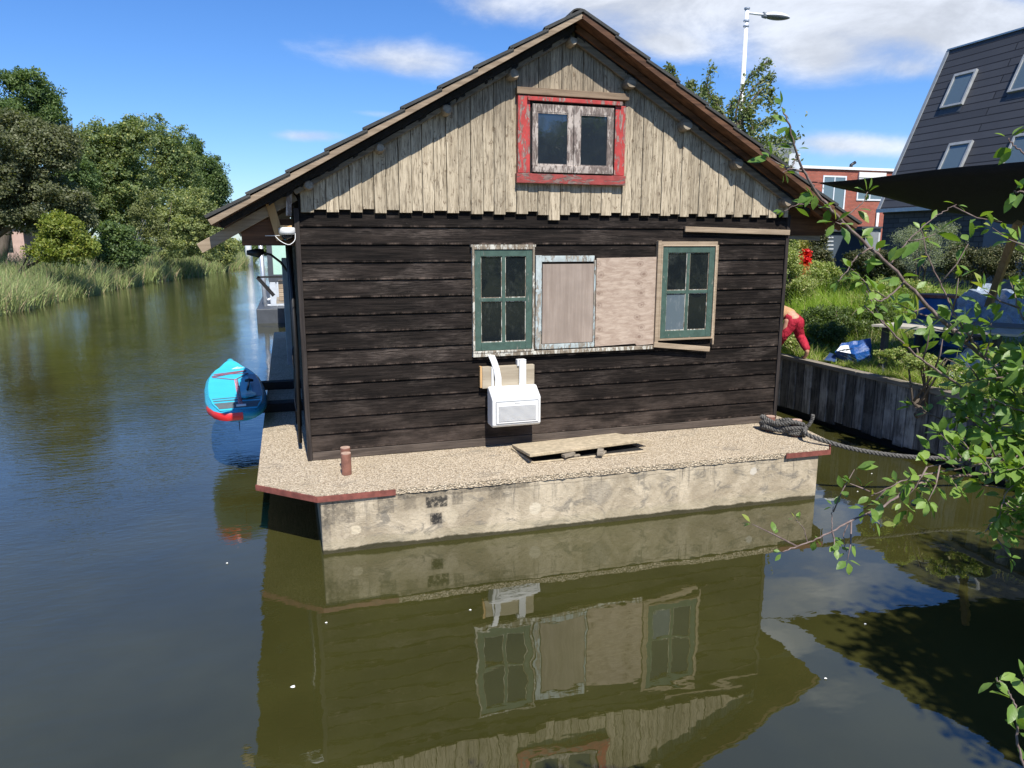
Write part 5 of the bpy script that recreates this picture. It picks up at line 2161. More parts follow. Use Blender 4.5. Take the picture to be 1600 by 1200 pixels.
n = 70000
Yg = rng.uniform(2.2, 15, n)
Xg = QX + .16 + rng.random(n) ** 1.9 * 3.6
dens = (np.sin(Yg * 2.3) + np.sin(Yg * 5.1 + Xg * 2)) * .25 + .6
keep = rng.random(n) < dens
Xg, Yg = Xg[keep], Yg[keep]
hh = rng.uniform(.05, .20, len(Xg)) * (.75 + .6 * (np.sin(Yg * 3.7) * np.sin(Yg * 1.3 + Xg * 3) > .2)) * (1 + 0.7 * (Xg - QX) / 2)
o = link('bank_grass', blades('bank_grass', np.stack([Xg, Yg, gz(Xg, Yg) - .01], 1), hh, rng.uniform(.006, .014, len(Xg)), .7, .6), GR2)
tag(o, 'short green grass on top of the quay bank', 'grass', kind='stuff')
# tall bright grass behind the person
n = 16000
Yg = rng.uniform(11.2, 18, n)
Xg = rng.uniform(9.6, 14.5, n)
hh = rng.uniform(.45, .95, n) * (0.8 + .25 * np.sin(Yg * 1.3 + Xg))
o = link('tall_grass', blades('tall_grass', np.stack([Xg, Yg, gz(Xg, Yg) - .02], 1), hh, rng.uniform(.012, .022, n), .45, .5, 3), GR1)
tag(o, 'bright green uncut grass on the bank behind the person', 'grass', kind='stuff')


def bush(name, label, cat, lobes, mat, ncl, per, rc, leaf, base=None, group=None, ratio=.55, trunk=.04):
    L = lobes[0]
    base = base or (L[0], L[1], float(gz(L[0], L[1])) - .05)
    return tree(name, label, cat, base, lobes, mat, ncl, per, rc, leaf, trunk, group, limbs=6, ratio=ratio)


LFN = leafmat('leaf_nettle', (0.175, 0.245, 0.061), (0.350, 0.411, 0.122), (0.578, 0.508, 0.263))
LFH = leafmat('leaf_hedge', (0.039, 0.052, 0.018), (0.085, 0.098, 0.039), (0.221, 0.195, 0.091), trans=.2)
LFHY = leafmat('leaf_yellow_hedge', (0.187, 0.209, 0.033), (0.330, 0.319, 0.066), (0.363, 0.242, 0.077))
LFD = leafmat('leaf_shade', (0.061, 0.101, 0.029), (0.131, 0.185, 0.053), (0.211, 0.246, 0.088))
LFS = leafmat('leaf_silver_herb', (0.204, 0.240, 0.156), (0.360, 0.396, 0.264))
BK = 'bushes on the right bank'
bush('weed_clump', 'tall yellow green weeds along the right corner of the house', 'weeds',
     [lobe(1232, 430, 13.5, 22, 48), lobe(1250, 460, 13.5, 25, 30), lobe(1228, 400, 14.5, 16, 30)], LFN, 150, 70, .16, .05, group=BK)
bush('weed_clump', 'flowering weeds with pale seed heads right of the red flowers', 'weeds',
     [lobe(1290, 440, 15, 36, 22), lobe(1330, 455, 15, 36, 18), lobe(1262, 430, 16, 22, 18)], LFN, 170, 60, .18, .06, group=BK)
bush('hedge', 'small dark clipped hedge behind the red flowers', 'hedge',
     [lobe(1280, 412, 19, 22, 22, .6), lobe(1255, 410, 19, 20, 18, .6)], LFH, 110, 80, .22, .07, group=BK)
bush('hedge', 'yellow green hedge just below the right eave', 'hedge',
     [lobe(1262, 388, 24, 18, 12), lobe(1245, 392, 24, 16, 12)], LFHY, 60, 60, .25, .08, group=BK)
bush('ivy_column', 'dark ivy covered post left of the blue grey shed', 'plant',
     [lobe(1280, 382, 22, 9, 18), lobe(1282, 365, 22, 7, 12)], LFH, 50, 60, .2, .07, group=BK)
bush('berry_bush', 'dark bush with dry pale leaves behind the plum branches', 'bush',
     [lobe(1370, 425, 14, 32, 32), lobe(1352, 410, 14, 26, 22), lobe(1395, 440, 14, 28, 28)], LFH, 160, 80, .18, .06, group=BK)
bush('herb_bush', 'silvery feathery herb bush in front of the slate house', 'bush',
     [lobe(1440, 405, 13, 36, 34), lobe(1470, 380, 13, 26, 32), lobe(1420, 380, 13, 22, 24)], LFS, 200, 60, .14, .035, group=BK, ratio=.3)
bush('hedge', 'long dark clipped hedge with sunlit top before the blue grey wall', 'hedge',
     [lobe(1500, 420, 14, 40, 36, .6), lobe(1545, 420, 13.6, 45, 38, .6), lobe(1600, 420, 13.2, 45, 38, .6), lobe(1650, 420, 12.8, 45, 38, .6)], LFH, 420, 90, .17, .055, group=BK)
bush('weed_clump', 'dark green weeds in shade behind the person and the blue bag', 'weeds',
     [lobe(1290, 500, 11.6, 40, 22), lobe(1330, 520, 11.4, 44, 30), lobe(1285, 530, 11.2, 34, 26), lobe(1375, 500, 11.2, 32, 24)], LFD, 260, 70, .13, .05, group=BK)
bush('weed_clump', 'leafy green plant between the legs of the person', 'weeds',
     [lobe(1240, 540, 10.9, 12, 16)], LFN, 40, 60, .08, .05, base=(8.95, 10.8, 1.02), group=BK)
bush('weed_clump', 'bright green weeds beneath the plum branches beside the table', 'weeds',
     [lobe(1400, 455, 12, 40, 20), lobe(1440, 470, 12, 30, 20), lobe(1350, 475, 12.3, 30, 14)], LFN, 150, 60, .13, .05, group=BK)
bush('weed_clump', 'leafy weeds at the quay edge under the table', 'weeds',
     [lobe(1440, 575, 7.6, 35, 18), lobe(1520, 590, 7.0, 40, 18), lobe(1395, 560, 8.3, 22, 14)], LFN, 130, 60, .07, .04, group=BK)

# red and orange flower spikes
fl = empty('flower_spike', (0, 0, 0), 'red and orange flower spike standing above the weeds', 'flowers')
fp = atY(1259, 400, 15.5)
fl.location = (fp[0], 15.5, 1.5)
b = MB()
b.tube([(fp[0], 15.5, 1.4), (fp[0] + .02, 15.5, fp[2] + .1)], .02, 6)
b.build('stem', LFD, fl)
cs = []
for _ in range(260):
    z_ = random.uniform(-.22, .16)
    cs.append((fp[0] + random.gauss(0, .065 * (1 - z_)), 15.5 + random.gauss(0, .06), fp[2] + z_))
link('petals', leaf_cloud('petals', np.array(cs), .11, .7), leafmat('petal_red', (0.62, 0.012, 0.02), (0.75, 0.05, 0.03), trans=.3), fl)
cs = [(p[0] + random.gauss(0, .04), p[1], p[2] - .42 + random.gauss(0, .04)) for p in cs[:140]]
link('lower_petals', leaf_cloud('lower_petals', np.array(cs), .10, .7), leafmat('petal_orange', (0.75, 0.13, 0.03), (0.80, 0.24, 0.08), trans=.3), fl)

# ------------------------------------------------------------------ table, barrels, tarps on the bank
def work_table():
    r_ = empty('work_table', (10.3, 8.6, 1.2), 'low plank table with pale grey boards on the bank', 'table')
    zt_ = 1.78
    p = [atZ(1362, 507, zt_), atZ(1420, 499, zt_), atZ(1580, 512, zt_), atZ(1560, 522, zt_)]
    b = MB()
    q = [p[0], atZ(1398, 503.5, zt_), atZ(1620, 516, zt_), atZ(1590, 523, zt_)]
    b.hexa([(c[0], c[1], zt_ - .03) for c in q] + [(c[0], c[1], zt_) for c in q])
    b.build('table_board', simple('pale_board', (0.40, 0.37, 0.30), .8, .12, 8), r_)
    q = [atZ(1402, 502, zt_), atZ(1432, 498, zt_), atZ(1640, 508, zt_), atZ(1622, 514, zt_)]
    b = MB()
    b.hexa([(c[0], c[1], zt_ - .03) for c in q] + [(c[0], c[1], zt_) for c in q])
    b.build('table_board', simple('grey_board', (0.16, 0.155, 0.14), .8, .12, 8), r_)
    c0 = atZ(1385, 506, zt_)
    c1 = atZ(1560, 516, zt_)
    for c in (c0, c1, atZ(1440, 500, zt_)):
        b = MB()
        b.box(c[0] - .04, c[0] + .04, c[1] - .04, c[1] + .04, float(gz(c[0], 0)) - .05, zt_ - .032)
        b.build('leg', M['darkgrey'], r_)
    return r_


work_table()
BLUE = simple('blue_plastic', (0.012, 0.075, 0.24), .4, .15, 8)
for (u, v, Y, lb) in ((1462, 500, 9.4, 'blue plastic barrel behind the plank table'), (1500, 545, 8.6, 'blue plastic barrel standing under the plank table')):
    c = atY(u, v, Y)
    g0 = float(gz(c[0], 0))
    r_ = empty('plastic_barrel', (c[0], Y, g0), lb, 'barrel', 'blue barrels by the table')
    b = MB()
    H_ = 1.02 if Y > 9 else .48
    zs = [0, .02, .3, .33, .36, .66, .69, .72, .97, 1.0]
    rs = [.25, .28, .29, .31, .29, .29, .31, .29, .28, .25]
    b.tube([(c[0], Y, g0 + z_ * H_) for z_ in zs], rs, 20)
    b.build('barrel_body', BLUE, r_, smooth=True)
    b = MB()
    b.tube([(c[0], Y, g0 + H_ - .03), (c[0], Y, g0 + H_ + .02)], .30, 20)
    b.build('rim', M['rust'] if Y > 9 else M['cable'], r_)


def crumpled(name, label, cat, c, rx, ry, rz, mat, seed, flat=.0, n=26):
    """a heap of sheet material: noisy dome with folds, closed underneath"""
    r0 = np.random.default_rng(seed)
    ph = r0.uniform(0, 6.28, 8)
    V, F = [], []
    m_ = 40
    for i in range(n + 1):
        el = PI / 2 * (1 - i / n)
        for q in range(m_):
            a = 2 * PI * q / m_
            f_ = 1 + .10 * math.sin(3 * a + ph[0]) + .07 * math.sin(7 * a + ph[1] + 3 * el) + .05 * math.sin(13 * a + ph[2] - 5 * el) + .04 * math.sin(9 * el + 5 * a + ph[3])
            cr = .035 * abs(math.sin(6 * a + 4 * el + ph[4])) + .03 * abs(math.sin(11 * el - 3 * a + ph[5])) + .02 * r0.random()
            rr_ = f_ - cr
            V.append((c[0] + rx * rr_ * math.cos(el) * math.cos(a), c[1] + ry * rr_ * math.cos(el) * math.sin(a), c[2] + rz * rr_ * math.sin(el) ** (1 - flat)))
    for i in range(n):
        for q in range(m_):
            q2 = (q + 1) % m_
            F.append((i * m_ + q, (i + 1) * m_ + q, (i + 1) * m_ + q2, i * m_ + q2))
    F.append(tuple(n * m_ + q for q in range(m_)))
    b = MB()
    b.add(V, F)
    o_ = b.build(name, mat)
    return tag(o_, label, cat)


TARP = simple('silver_blue_tarp', (0.26, 0.32, 0.40), .3, .3, 6, bump=.01, spec=.7)
DTARP = simple('dark_tarp', (0.03, 0.035, 0.045), .35, .2, 6, bump=.01)
c = atY(1550, 510, 9.6)
crumpled('tarpaulin_cover', 'shiny grey blue tarpaulin over a pile behind the table', 'tarpaulin', (c[0], 9.6, 1.15), 1.2, .8, .98, TARP, 4, .35)
c = atY(1530, 590, 7.9)
crumpled('plastic_bag', 'crumpled whitish plastic bag on the ground under the table', 'bag', (c[0] - .1, 7.9, 1.08), .34, .3, .42, simple('milky_plastic', (0.45, 0.48, 0.52), .3, .15, 9, bump=.01), 9)
c = atY(1585, 590, 7.4)
crumpled('dark_sack', 'dark blue sack at the right end of the table', 'sack', (c[0] + .3, 7.4, 1.08), .45, .4, .38, DTARP, 12)

# blue carrier bag lying on the bank
def blue_bag():
    c = Vector(atZ(1328, 566, 1.06))
    c.z = 1.06
    r_ = empty('carrier_bag', c, 'slumped bright blue carrier bag with a white print beside the quay edge', 'bag')
    right, back = Vector((.70, -.62, 0)), Vector((.62, .70, 0))

    def q(a, h, d): return c + right * a + Vector((0, 0, h)) + back * d
    b = MB()
    V = [q(-.26, .16, -.05), q(-.16, .0, .0), q(.10, -.02, -.02), q(.34, 0, .0), q(.33, .22, .05), q(.30, .40, .12), q(.02, .33, .1), q(-.16, .30, .06),
         q(-.16, .10, .35), q(.30, .10, .40), q(.28, .38, .30), q(-.1, .28, .28), q(.06, .16, -.12), q(.12, .02, -.1)]
    F = [(0, 1, 13, 12), (0, 12, 6, 7), (12, 13, 3, 4), (12, 4, 5, 6), (1, 2, 13), (13, 2, 3), (3, 9, 10, 5, 4), (7, 6, 5, 10, 11), (0, 7, 11, 8, 1), (8, 11, 10, 9), (1, 8, 9, 3, 2)]
    b.add(V, F)
    o_ = b.build('bag_body', simple('glossy_blue_plastic', (0.008, 0.065, 0.25), .36, .3, 12, bump=.004, spec=.4), r_)
    sd_ = o_.modifiers.new('sub', 'SUBSURF')
    sd_.levels = sd_.render_levels = 2
    sd_.subdivision_type = 'SIMPLE'
    tx = bpy.data.textures.new('crease', 'CLOUDS')
    tx.noise_scale = .09
    dm = o_.modifiers.new('disp', 'DISPLACE')
    dm.texture = tx
    dm.texture_coords = 'GLOBAL'
    dm.strength = .05
    b = MB()
    b.add([q(-.235, .19, -.085), q(.0, .165, -.15), q(-.05, .285, -.01), q(-.17, .27, -.02)], [(0, 1, 2, 3)])
    b.build('white_print', simple('white_print', (0.75, 0.80, 0.82), .35, .1, 30), r_)
    b = MB()
    for k in range(3):
        p0 = q(-.20 + .06 * k, .19 + .01 * k, -.09 + .0 * k - .01)
        b.beam(p0, p0 + right * .10 + Vector((0, 0, .03)) + back * .02, .004, .014)
    b.build('print_marks', M['cable'], r_)
    b = MB()
    b.add([q(-.42, .02, -.05), q(-.22, .0, -.08), q(-.2, .10, .05), q(-.34, .14, 0), q(-.3, .0, .15)], [(0, 1, 2, 3), (0, 3, 4), (3, 2, 4), (1, 4, 2), (0, 4, 1)])
    b.build('bag_flap', simple('dark_blue_plastic', (0.03, 0.06, 0.16), .35, .2, 12), r_)


blue_bag()

# ------------------------------------------------------------------ person bending over on the bank
SKIN = simple('skin', (0.50, 0.265, 0.175), .55, .08, 12)


def skinned(name, verts, edges, radii, mat, parent, sub=2, root=0):
    me = bpy.data.meshes.new(name)
    me.from_pydata([tuple(v) for v in verts], edges, [])
    o_ = link(name, me, mat, parent)
    sk = o_.modifiers.new('skin', 'SKIN')
    sk.use_smooth_shade = True
    for i, r_ in enumerate(radii):
        if not hasattr(r_, '__len__'): r_ = (r_, r_)
        me.skin_vertices[0].data[i].radius = r_
    me.skin_vertices[0].data[root].use_root = True
    s_ = o_.modifiers.new('sub', 'SUBSURF')
    s_.levels = s_.render_levels = sub
    return o_


def fused(name, chains, mat, parent, voxel=.012, blend=4):
    """limbs as tapered tubes fused into one continuous skin"""
    b = MB()
    for pts, rad in chains:
        P_ = catmull(pts, 5)
        n = len(P_)
        rr_ = []
        for i in range(n):
            f_ = i / (n - 1) * (len(rad) - 1)
            k = min(int(f_), len(rad) - 2)
            rr_.append(rad[k] + (rad[k + 1] - rad[k]) * (f_ - k))
        b.tube(P_, rr_, 14)
        for e_, k in ((P_[0], rr_[0]), (P_[-1], rr_[-1])):      # rounded ends
            d_ = Vector((0, 0, 1))
            b.tube([e_ + d_ * k * t_ for t_ in (-.98, -.8, -.4, 0, .4, .8, .98)], [k * q for q in (.2, .6, .92, 1, .92, .6, .2)], 14)
    o_ = b.build(name, mat, parent, smooth=True)
    m_ = o_.modifiers.new('fuse', 'REMESH')
    m_.mode = 'VOXEL'
    m_.voxel_size = voxel
    m_.use_smooth_shade = True
    q = o_.modifiers.new('relax', 'SMOOTH')
    q.factor = .5
    q.iterations = blend
    return o_


def person():
    gy = 1.045
    fR = Vector(atZ(1260, 558, gy + .03))
    fL = Vector(atZ(1214, 552, gy + .03))
    Yh = (fR.y + fL.y) / 2 + .05
    r_ = empty('person', ((fR.x + fL.x) / 2, Yh, gy), 'person in red trousers and tan top bending forward on the bank', 'person')
    side = Vector((.955, -.296, 0)).normalized()
    hips = Vector(atY(1240, 500, Yh))
    fwd = Vector((-.30, .95, 0)).normalized()
    up_ = Vector((0, 0, 1))
    hR, hL = hips + side * .085 - up_ * .03, hips - side * .085 - up_ * .03
    kR, kL = Vector(atY(1250.5, 526, Yh - .02)), Vector(atY(1225, 524, Yh + .04))
    aR, aL = fR + up_ * .05, fL + up_ * .05
    cR, cL = fR + up_ * .15 + side * -.01, fL + up_ * .15
    waist = hips + fwd * .12 + up_ * .085
    chest = hips + fwd * .33 + up_ * .115
    neck0 = hips + fwd * .47 + up_ * .06
    neck1 = hips + fwd * .56 + up_ * .0
    shR, shL = neck0 + side * .15 - up_ * .02, neck0 - side * .15 - up_ * .02
    eR, eL = shR - up_ * .25 + side * .03, shL - up_ * .25 - side * .03
    wR, wL = shR - up_ * .47 + fwd * .05, shL - up_ * .47 + fwd * .07
    fused('body', [([hR, kR, cR, aR], [.085, .055, .042, .033]), ([hL, kL, cL, aL], [.085, .055, .042, .033]),
                   ([hips - up_ * .02, hips, waist, chest, neck0], [.10, .12, .10, .125, .06]), ([neck0, neck1], [.05, .045]),
                   ([shR, neck0, shL], [.05, .07, .05]), ([shR, eR, wR], [.046, .034, .023]), ([shL, eL, wL], [.046, .034, .023]),
                   ([aR, fR + Vector((0, .05, -.008)), fR + Vector((.02, .13, -.012))], [.033, .030, .022]),
                   ([aL, fL + Vector((0, .05, -.008)), fL + Vector((-.02, .13, -.012))], [.033, .030, .022])], SKIN, r_, .011, 3)
    V = {12: neck1, 17: wR, 18: wL}
    # fingers
    for wv, sg in ((V[17], 1), (V[18], -1)):
        hv = [wv, wv + Vector((0, 0, -.05)) + fwd * .01, wv + Vector((0, 0, -.09)) + fwd * .02]
        he = [(0, 1), (1, 2)]
        hr = [.022, (.034, .016), (.036, .014)]
        for k in range(4):
            off = side * (.026 * (k - 1.5) * 2 / 2)
            L_ = (.055, .066, .062, .048)[k]
            i0 = len(hv)
            hv += [hv[2] + off + Vector((0, 0, -.01)), hv[2] + off + Vector((0, 0, -.01 - L_ * .6)) + fwd * .012, hv[2] + off + Vector((0, 0, -.01 - L_)) - fwd * .006]
            he += [(2, i0), (i0, i0 + 1), (i0 + 1, i0 + 2)]
            hr += [.0085, .008, .0065]
        i0 = len(hv)
        hv += [hv[1] - side * sg * .035 + Vector((0, 0, -.02)), hv[1] - side * sg * .05 + Vector((0, 0, -.055))]
        he += [(1, i0), (i0, i0 + 1)]
        hr += [.010, .008]
        skinned('hand', hv, he, hr, SKIN, r_, 1)
    # head with face, looking down and away
    hd_ = V[12] + fwd * .11 + Vector((0, 0, -.06))
    fc = (Vector((0, 0, -1)) + fwd * .35).normalized()       # face direction
    upx = (fwd - fc * fwd.dot(fc)).normalized()              # crown direction
    sx = fc.cross(upx)
    V3, F3 = [], []
    n, m_ = 16, 20
    for i in range(n + 1):
        el = -PI / 2 + PI * i / n
        for q in range(m_):
            a = 2 * PI * q / m_
            x_, y_, z_ = math.cos(el) * math.cos(a), math.cos(el) * math.sin(a), math.sin(el)
            w_ = .074 * (1 if z_ > -.2 else 1 - .35 * (-z_ - .2))
            fy = .095
            nose = .018 * math.exp(-((x_ / .18) ** 2)) * math.exp(-(((z_ + .12) / .2) ** 2)) if y_ > 0 else 0
            eye = -.008 * (math.exp(-(((abs(x_) - .38) / .14) ** 2)) * math.exp(-(((z_ - .05) / .12) ** 2))) if y_ > 0 else 0
            lip = .006 * math.exp(-((x_ / .3) ** 2)) * math.exp(-(((z_ + .48) / .08) ** 2)) if y_ > 0 else 0
            V3.append(hd_ + sx * x_ * w_ + fc * (y_ * fy + nose + eye + lip) + upx * z_ * .115)
    for i in range(n):
        for q in range(m_):
            q2 = (q + 1) % m_
            F3.append((i * m_ + q, i * m_ + q2, (i + 1) * m_ + q2, (i + 1) * m_ + q))
    b = MB()
    b.add(V3, F3)
    for sg in (-1, 1):
        e0 = hd_ + sx * sg * .075
        b.tube([e0 - upx * .03, e0 + upx * .0 + sx * sg * .012, e0 + upx * .03], [.008, .014, .01], 8)
    b.build('head', SKIN, r_, smooth=True)
    b = MB()
    V4, F4 = [], []
    for i in range(9):
        el = -.35 + (PI / 2 + .35) * i / 8
        for q in range(m_):
            a = 2 * PI * q / m_
            k = 1.10 + .03 * math.sin(9 * a)
            x_, y_, z_ = math.cos(el) * math.cos(a), math.cos(el) * math.sin(a), math.sin(el)
            if y_ > .35 and z_ < .45: k = .9
            V4.append(hd_ + sx * x_ * .074 * k + fc * (y_ * .095 * k) + upx * z_ * .115 * k)
    for i in range(8):
        for q in range(m_):
            q2 = (q + 1) % m_
            F4.append((i * m_ + q, i * m_ + q2, (i + 1) * m_ + q2, (i + 1) * m_ + q))
    b.add(V4, F4)
    b.build('hair', simple('brown_hair', (0.10, 0.055, 0.03), .6, .3, 60), r_, smooth=True)
    # trousers: one fused garment, gathered at the calf
    trm, t, bb_ = new_mat('crimson_trousers')
    nn = t.noise(t.scale(t.obj(), (1, 1, .5)), 17, 5, .6, .6)
    P(bb_, t, color=t.mix(t.smooth(nn, .3, .7), (0.28, 0.004, 0.018), (0.42, 0.008, 0.032)), rough=.8, normal=t.bump(nn, .03))
    seat = hips - fwd * .03 - up_ * .02
    tw = hips + fwd * .05 + up_ * .045
    tr_ = fused('trousers', [([seat + side * .055, tw + side * .04], [.098, .092]), ([seat - side * .055, tw - side * .04], [.098, .092]), ([seat + side * .04, seat - side * .04], [.098, .098]),
                             ([seat + side * .06 - up_ * .03, seat.lerp(kR, .5) + side * .01, kR, kR.lerp(cR, .6), cR], [.100, .092, .080, .074, .060]),
                             ([seat - side * .06 - up_ * .03, seat.lerp(kL, .5) - side * .01, kL, kL.lerp(cL, .6), cL], [.100, .092, .080, .074, .060])], trm, r_, .011, 3)
    tx = bpy.data.textures.new('folds', 'CLOUDS')
    tx.noise_scale = .07
    dm = tr_.modifiers.new('folds', 'DISPLACE')
    dm.texture = tx
    dm.texture_coords = 'GLOBAL'
    dm.strength = .014
    fused('shirt', [([hips + fwd * .13 + up_ * .095, chest, neck0], [.118, .142, .085]), ([hips + fwd * .13 + up_ * .09 - side * .05, chest - side * .06], [.10, .11]),
                    ([hips + fwd * .13 + up_ * .09 + side * .05, chest + side * .06], [.10, .11]),
                    ([shR, neck0, shL], [.068, .085, .068]), ([shR, shR.lerp(eR, .6)], [.066, .052]), ([shL, shL.lerp(eL, .6)], [.066, .052])],
          simple('tan_cotton', (0.46, 0.26, 0.13), .85, .12, 14, bump=.004), r_, .011, 3)


person()

# ------------------------------------------------------------------ shade sail and its post
def sail():
    A = Vector((8.55, 10.35, 4.00))
    B = Vector((9.45, 3.6, 4.15))
    C = Vector((14.2, 8.3, 3.22))
    r_ = empty('shade_sail', A, 'black triangular shade sail stretched above the right bank', 'shade sail')
    n = 28
    cen = (A + B + C) / 3
    V, F = [], []
    idx = {}

    def sag(a, b_, c):
        p = A * a + B * b_ + C * c
        # edges curve inwards, middle sags
        for (w1, w2, w3, opp, amt) in ((a, b_, c, C, .10), (b_, c, a, A, .10), (a, c, b_, B, .22)):
            e = 4 * w1 * w2 * (1 - w3)
            p = p + (opp - p).normalized() * 0 + (cen - p) * (amt * e * max(0, 1 - 1.6 * w3))
        p.z -= .42 * (27 * a * b_ * c) ** .8 * .6 + .34 * 4 * a * c * (1 - b_) * (1 - b_)
        p.z += .015 * math.sin(a * 31 + b_ * 17)
        return p

    for i in range(n + 1):
        for j in range(n + 1 - i):
            idx[(i, j)] = len(V)
            V.append(sag(i / n, j / n, 1 - (i + j) / n))
    for i in range(n):
        for j in range(n - i):
            F.append((idx[(i, j)], idx[(i + 1, j)], idx[(i, j + 1)]))
            if j < n - i - 1: F.append((idx[(i + 1, j)], idx[(i + 1, j + 1)], idx[(i, j + 1)]))
    b = MB()
    b.add(V, F)
    o_ = b.build('sail_cloth', simple('black_shade_cloth', (0.010, 0.010, 0.012), .85, .2, 8), r_, smooth=True)
    s_ = o_.modifiers.new('solid', 'SOLIDIFY')
    s_.thickness = .004
    b = MB()
    b.tube([A, A + Vector((-.55, .9, .10)), (6.95, 12.9, 3.42)], .012, 6)
    b.build('guy_line', M['cable'], r_)


sail()
pt_, pb_ = atY(1590, 352, 8.3), atY(1562, 430, 8.9)
po = MB()
d = Vector(pt_) - Vector(pb_)
d.normalize()
foot = Vector(pb_) - d * ((pb_[2] - 1.3) / d.z)
po.beam(foot, Vector(pt_) + d * .05, .10, .10, up=(0, 1, 0))
tag(po.build('timber_post', M['newwood'], bevel=.005), 'leaning fresh timber post holding up the black shade sail', 'post')

# ------------------------------------------------------------------ foreground plum shrub
def plum():
    r_ = empty('plum_shrub', (3.4, .9, 1.1), 'plum shrub branches with glossy green leaves reaching in from the right', 'shrub')
    lm, t, bb_ = new_mat('plum_leaf')
    r = t.island()
    c = t.mix(r, (0.085, 0.165, 0.028), (0.20, 0.30, 0.065))
    c = t.mix(t.math('GREATER_THAN', t.math('FRACT', t.math('MULTIPLY', r, 13.7)), .93), c, (0.26, 0.30, 0.07))
    vn = t.noise(t.pos(), 90, 3, .6)
    c = t.mix(t.smooth(vn, .55, .7, 0, .3), c, (0.03, 0.06, 0.012))
    P(bb_, t, color=c, rough=.42, spec=.35, normal=t.bump(vn, .0012))
    tr = t.new('ShaderNodeBsdfTranslucent')
    t.put(tr.inputs[0], t.mix(1.0, c, (1.9, 1.9, .5), 'MULTIPLY'))
    mx = t.new('ShaderNodeMixShader')
    mx.inputs[0].default_value = .33
    t.l.new(bb_.outputs[0], mx.inputs[1])
    t.l.new(tr.outputs[0], mx.inputs[2])
    t.l.new(mx.outputs[0], t.n['Material Output'].inputs[0])
    bark = wood('plum_bark', (0.11, 0.075, 0.065), (0.24, 0.18, 0.16), 'z', 60, bump=.001)
    rnd = random.Random(21)
    LV, LF_ = [], []

    def leaf(p, d, L, nrm):
        d = d.normalized()
        s_ = d.cross(nrm)
        if s_.length < 1e-3: return
        s_.normalize()
        nr = s_.cross(d)
        wd = L * rnd.uniform(.22, .30)
        curl = rnd.uniform(.02, .22) * L
        fold = rnd.uniform(.1, .35)
        o_ = len(LV)
        prof = [(0, .10), (.18, .62), (.42, 1.0), (.68, .82), (.88, .38), (1.0, .03)]
        for (s, w_) in prof:
            c_ = p + d * (L * (s + .12)) - nr * curl * s * s
            LV.append(c_ - s_ * wd * w_ + nr * fold * wd * w_)
            LV.append(c_)
            LV.append(c_ + s_ * wd * w_ + nr * fold * wd * w_)
        for i in range(len(prof) - 1):
            a = o_ + i * 3
            LF_.append((a, a + 1, a + 4, a + 3))
            LF_.append((a + 1, a + 2, a + 5, a + 4))
        # stalk
        q = len(LV)
        LV.extend([p, p + s_ * .001, p + d * L * .13])
        LF_.append((q, q + 1, q + 2))

    def cluster(p, out, k, L=.045):
        for i in range(k):
            d = (out * .5 + Vector((rnd.gauss(0, .6), rnd.gauss(0, .6), rnd.gauss(.1, .55))))
            if d.length < .01: continue
            nrm = Vector((rnd.gauss(0, .45), rnd.gauss(-.3, .45), 1))
            leaf(p + d.normalized() * .004, d, L * rnd.uniform(.6, 1.15), nrm)

    BR = []

    def branch(pts, r0, r1, lv=1.0, L=.045, twig=.35, start=0.0, step=.035, k=3):
        """pts are (u, v, depth) on the photo; leaves set in spurs along the stem"""
        P_ = catmull([Vector(atD(*q)) for q in pts], 10)
        P_ = [p + Vector((rnd.gauss(0, .0009), rnd.gauss(0, .0009), rnd.gauss(0, .0009))) for p in P_]
        n = len(P_)
        r0, r1 = r0 * .68, r1 * .8
        L = L * 1.15
        k = k + 1
        m_ = MB()
        m_.tube(P_, [r0 + (r1 - r0) * i / (n - 1) for i in range(n)], 7)
        acc = 0
        side = 1
        for i in range(1, n):
            acc += (P_[i] - P_[i - 1]).length
            if i / n < start: continue
            Lk = L * (1.08 - .5 * (i / n) ** 2)
            if acc > step / max(lv, .05) ** .5:
                acc = 0
                d = (P_[i] - P_[i - 1]).normalized()
                side = -side
                u = Vector((rnd.gauss(0, 1), rnd.gauss(0, 1), rnd.gauss(0, 1)))
                o_ = (u - d * u.dot(d)).normalized()
                if rnd.random() < twig:
                    tl = rnd.uniform(.03, .09)
                    q1 = P_[i] + (o_ + d * .7) * tl * .5
                    q2 = q1 + (o_ * .8 + d * .8 + Vector((0, 0, .15))) * tl * .5
                    m_.tube([P_[i], q1, q2], [r1 * 1.2 + .0008, r1 + .0006, .0007], 5)
                    cluster(q1, o_, max(1, int(k * .7)), Lk)
                    cluster(q2, (q2 - q1).normalized(), k, Lk)
                else:
                    cluster(P_[i], o_ + d * .3, k, Lk)
        tipd = (P_[-1] - P_[-2]).normalized()
        cluster(P_[-1], tipd, 3, L * .55)
        m_.build('branch', bark, r_, smooth=True)

    R0 = (1760, 760, 2.0)
    # long main branch arching up to the tip in front of the sky
    branch([(1750, 760, 1.75), (1640, 640, 1.7), (1540, 560, 1.65), (1470, 500, 1.6), (1400, 425, 1.55), (1330, 360, 1.5), (1275, 300, 1.45), (1248, 250, 1.42), (1232, 195, 1.4), (1222, 168, 1.4)], .0085, .0016, 1.0, .036, .45, .12, .045, 3)
    branch([(1690, 720, 1.7), (1560, 640, 1.65), (1480, 590, 1.6), (1420, 545, 1.55), (1375, 500, 1.5), (1350, 478, 1.5)], .0055, .0016, 1.1, .037, .45, .05, .045, 3)
    branch([(1530, 545, 1.62), (1500, 505, 1.6), (1478, 460, 1.6), (1450, 400, 1.6), (1440, 360, 1.6)], .004, .0012, .7, .036, .4, .1, .05, 2)
    branch([(1415, 440, 1.56), (1375, 470, 1.5), (1350, 440, 1.5), (1330, 420, 1.5)], .003, .001, .5, .034, .2, .2, .06, 2)
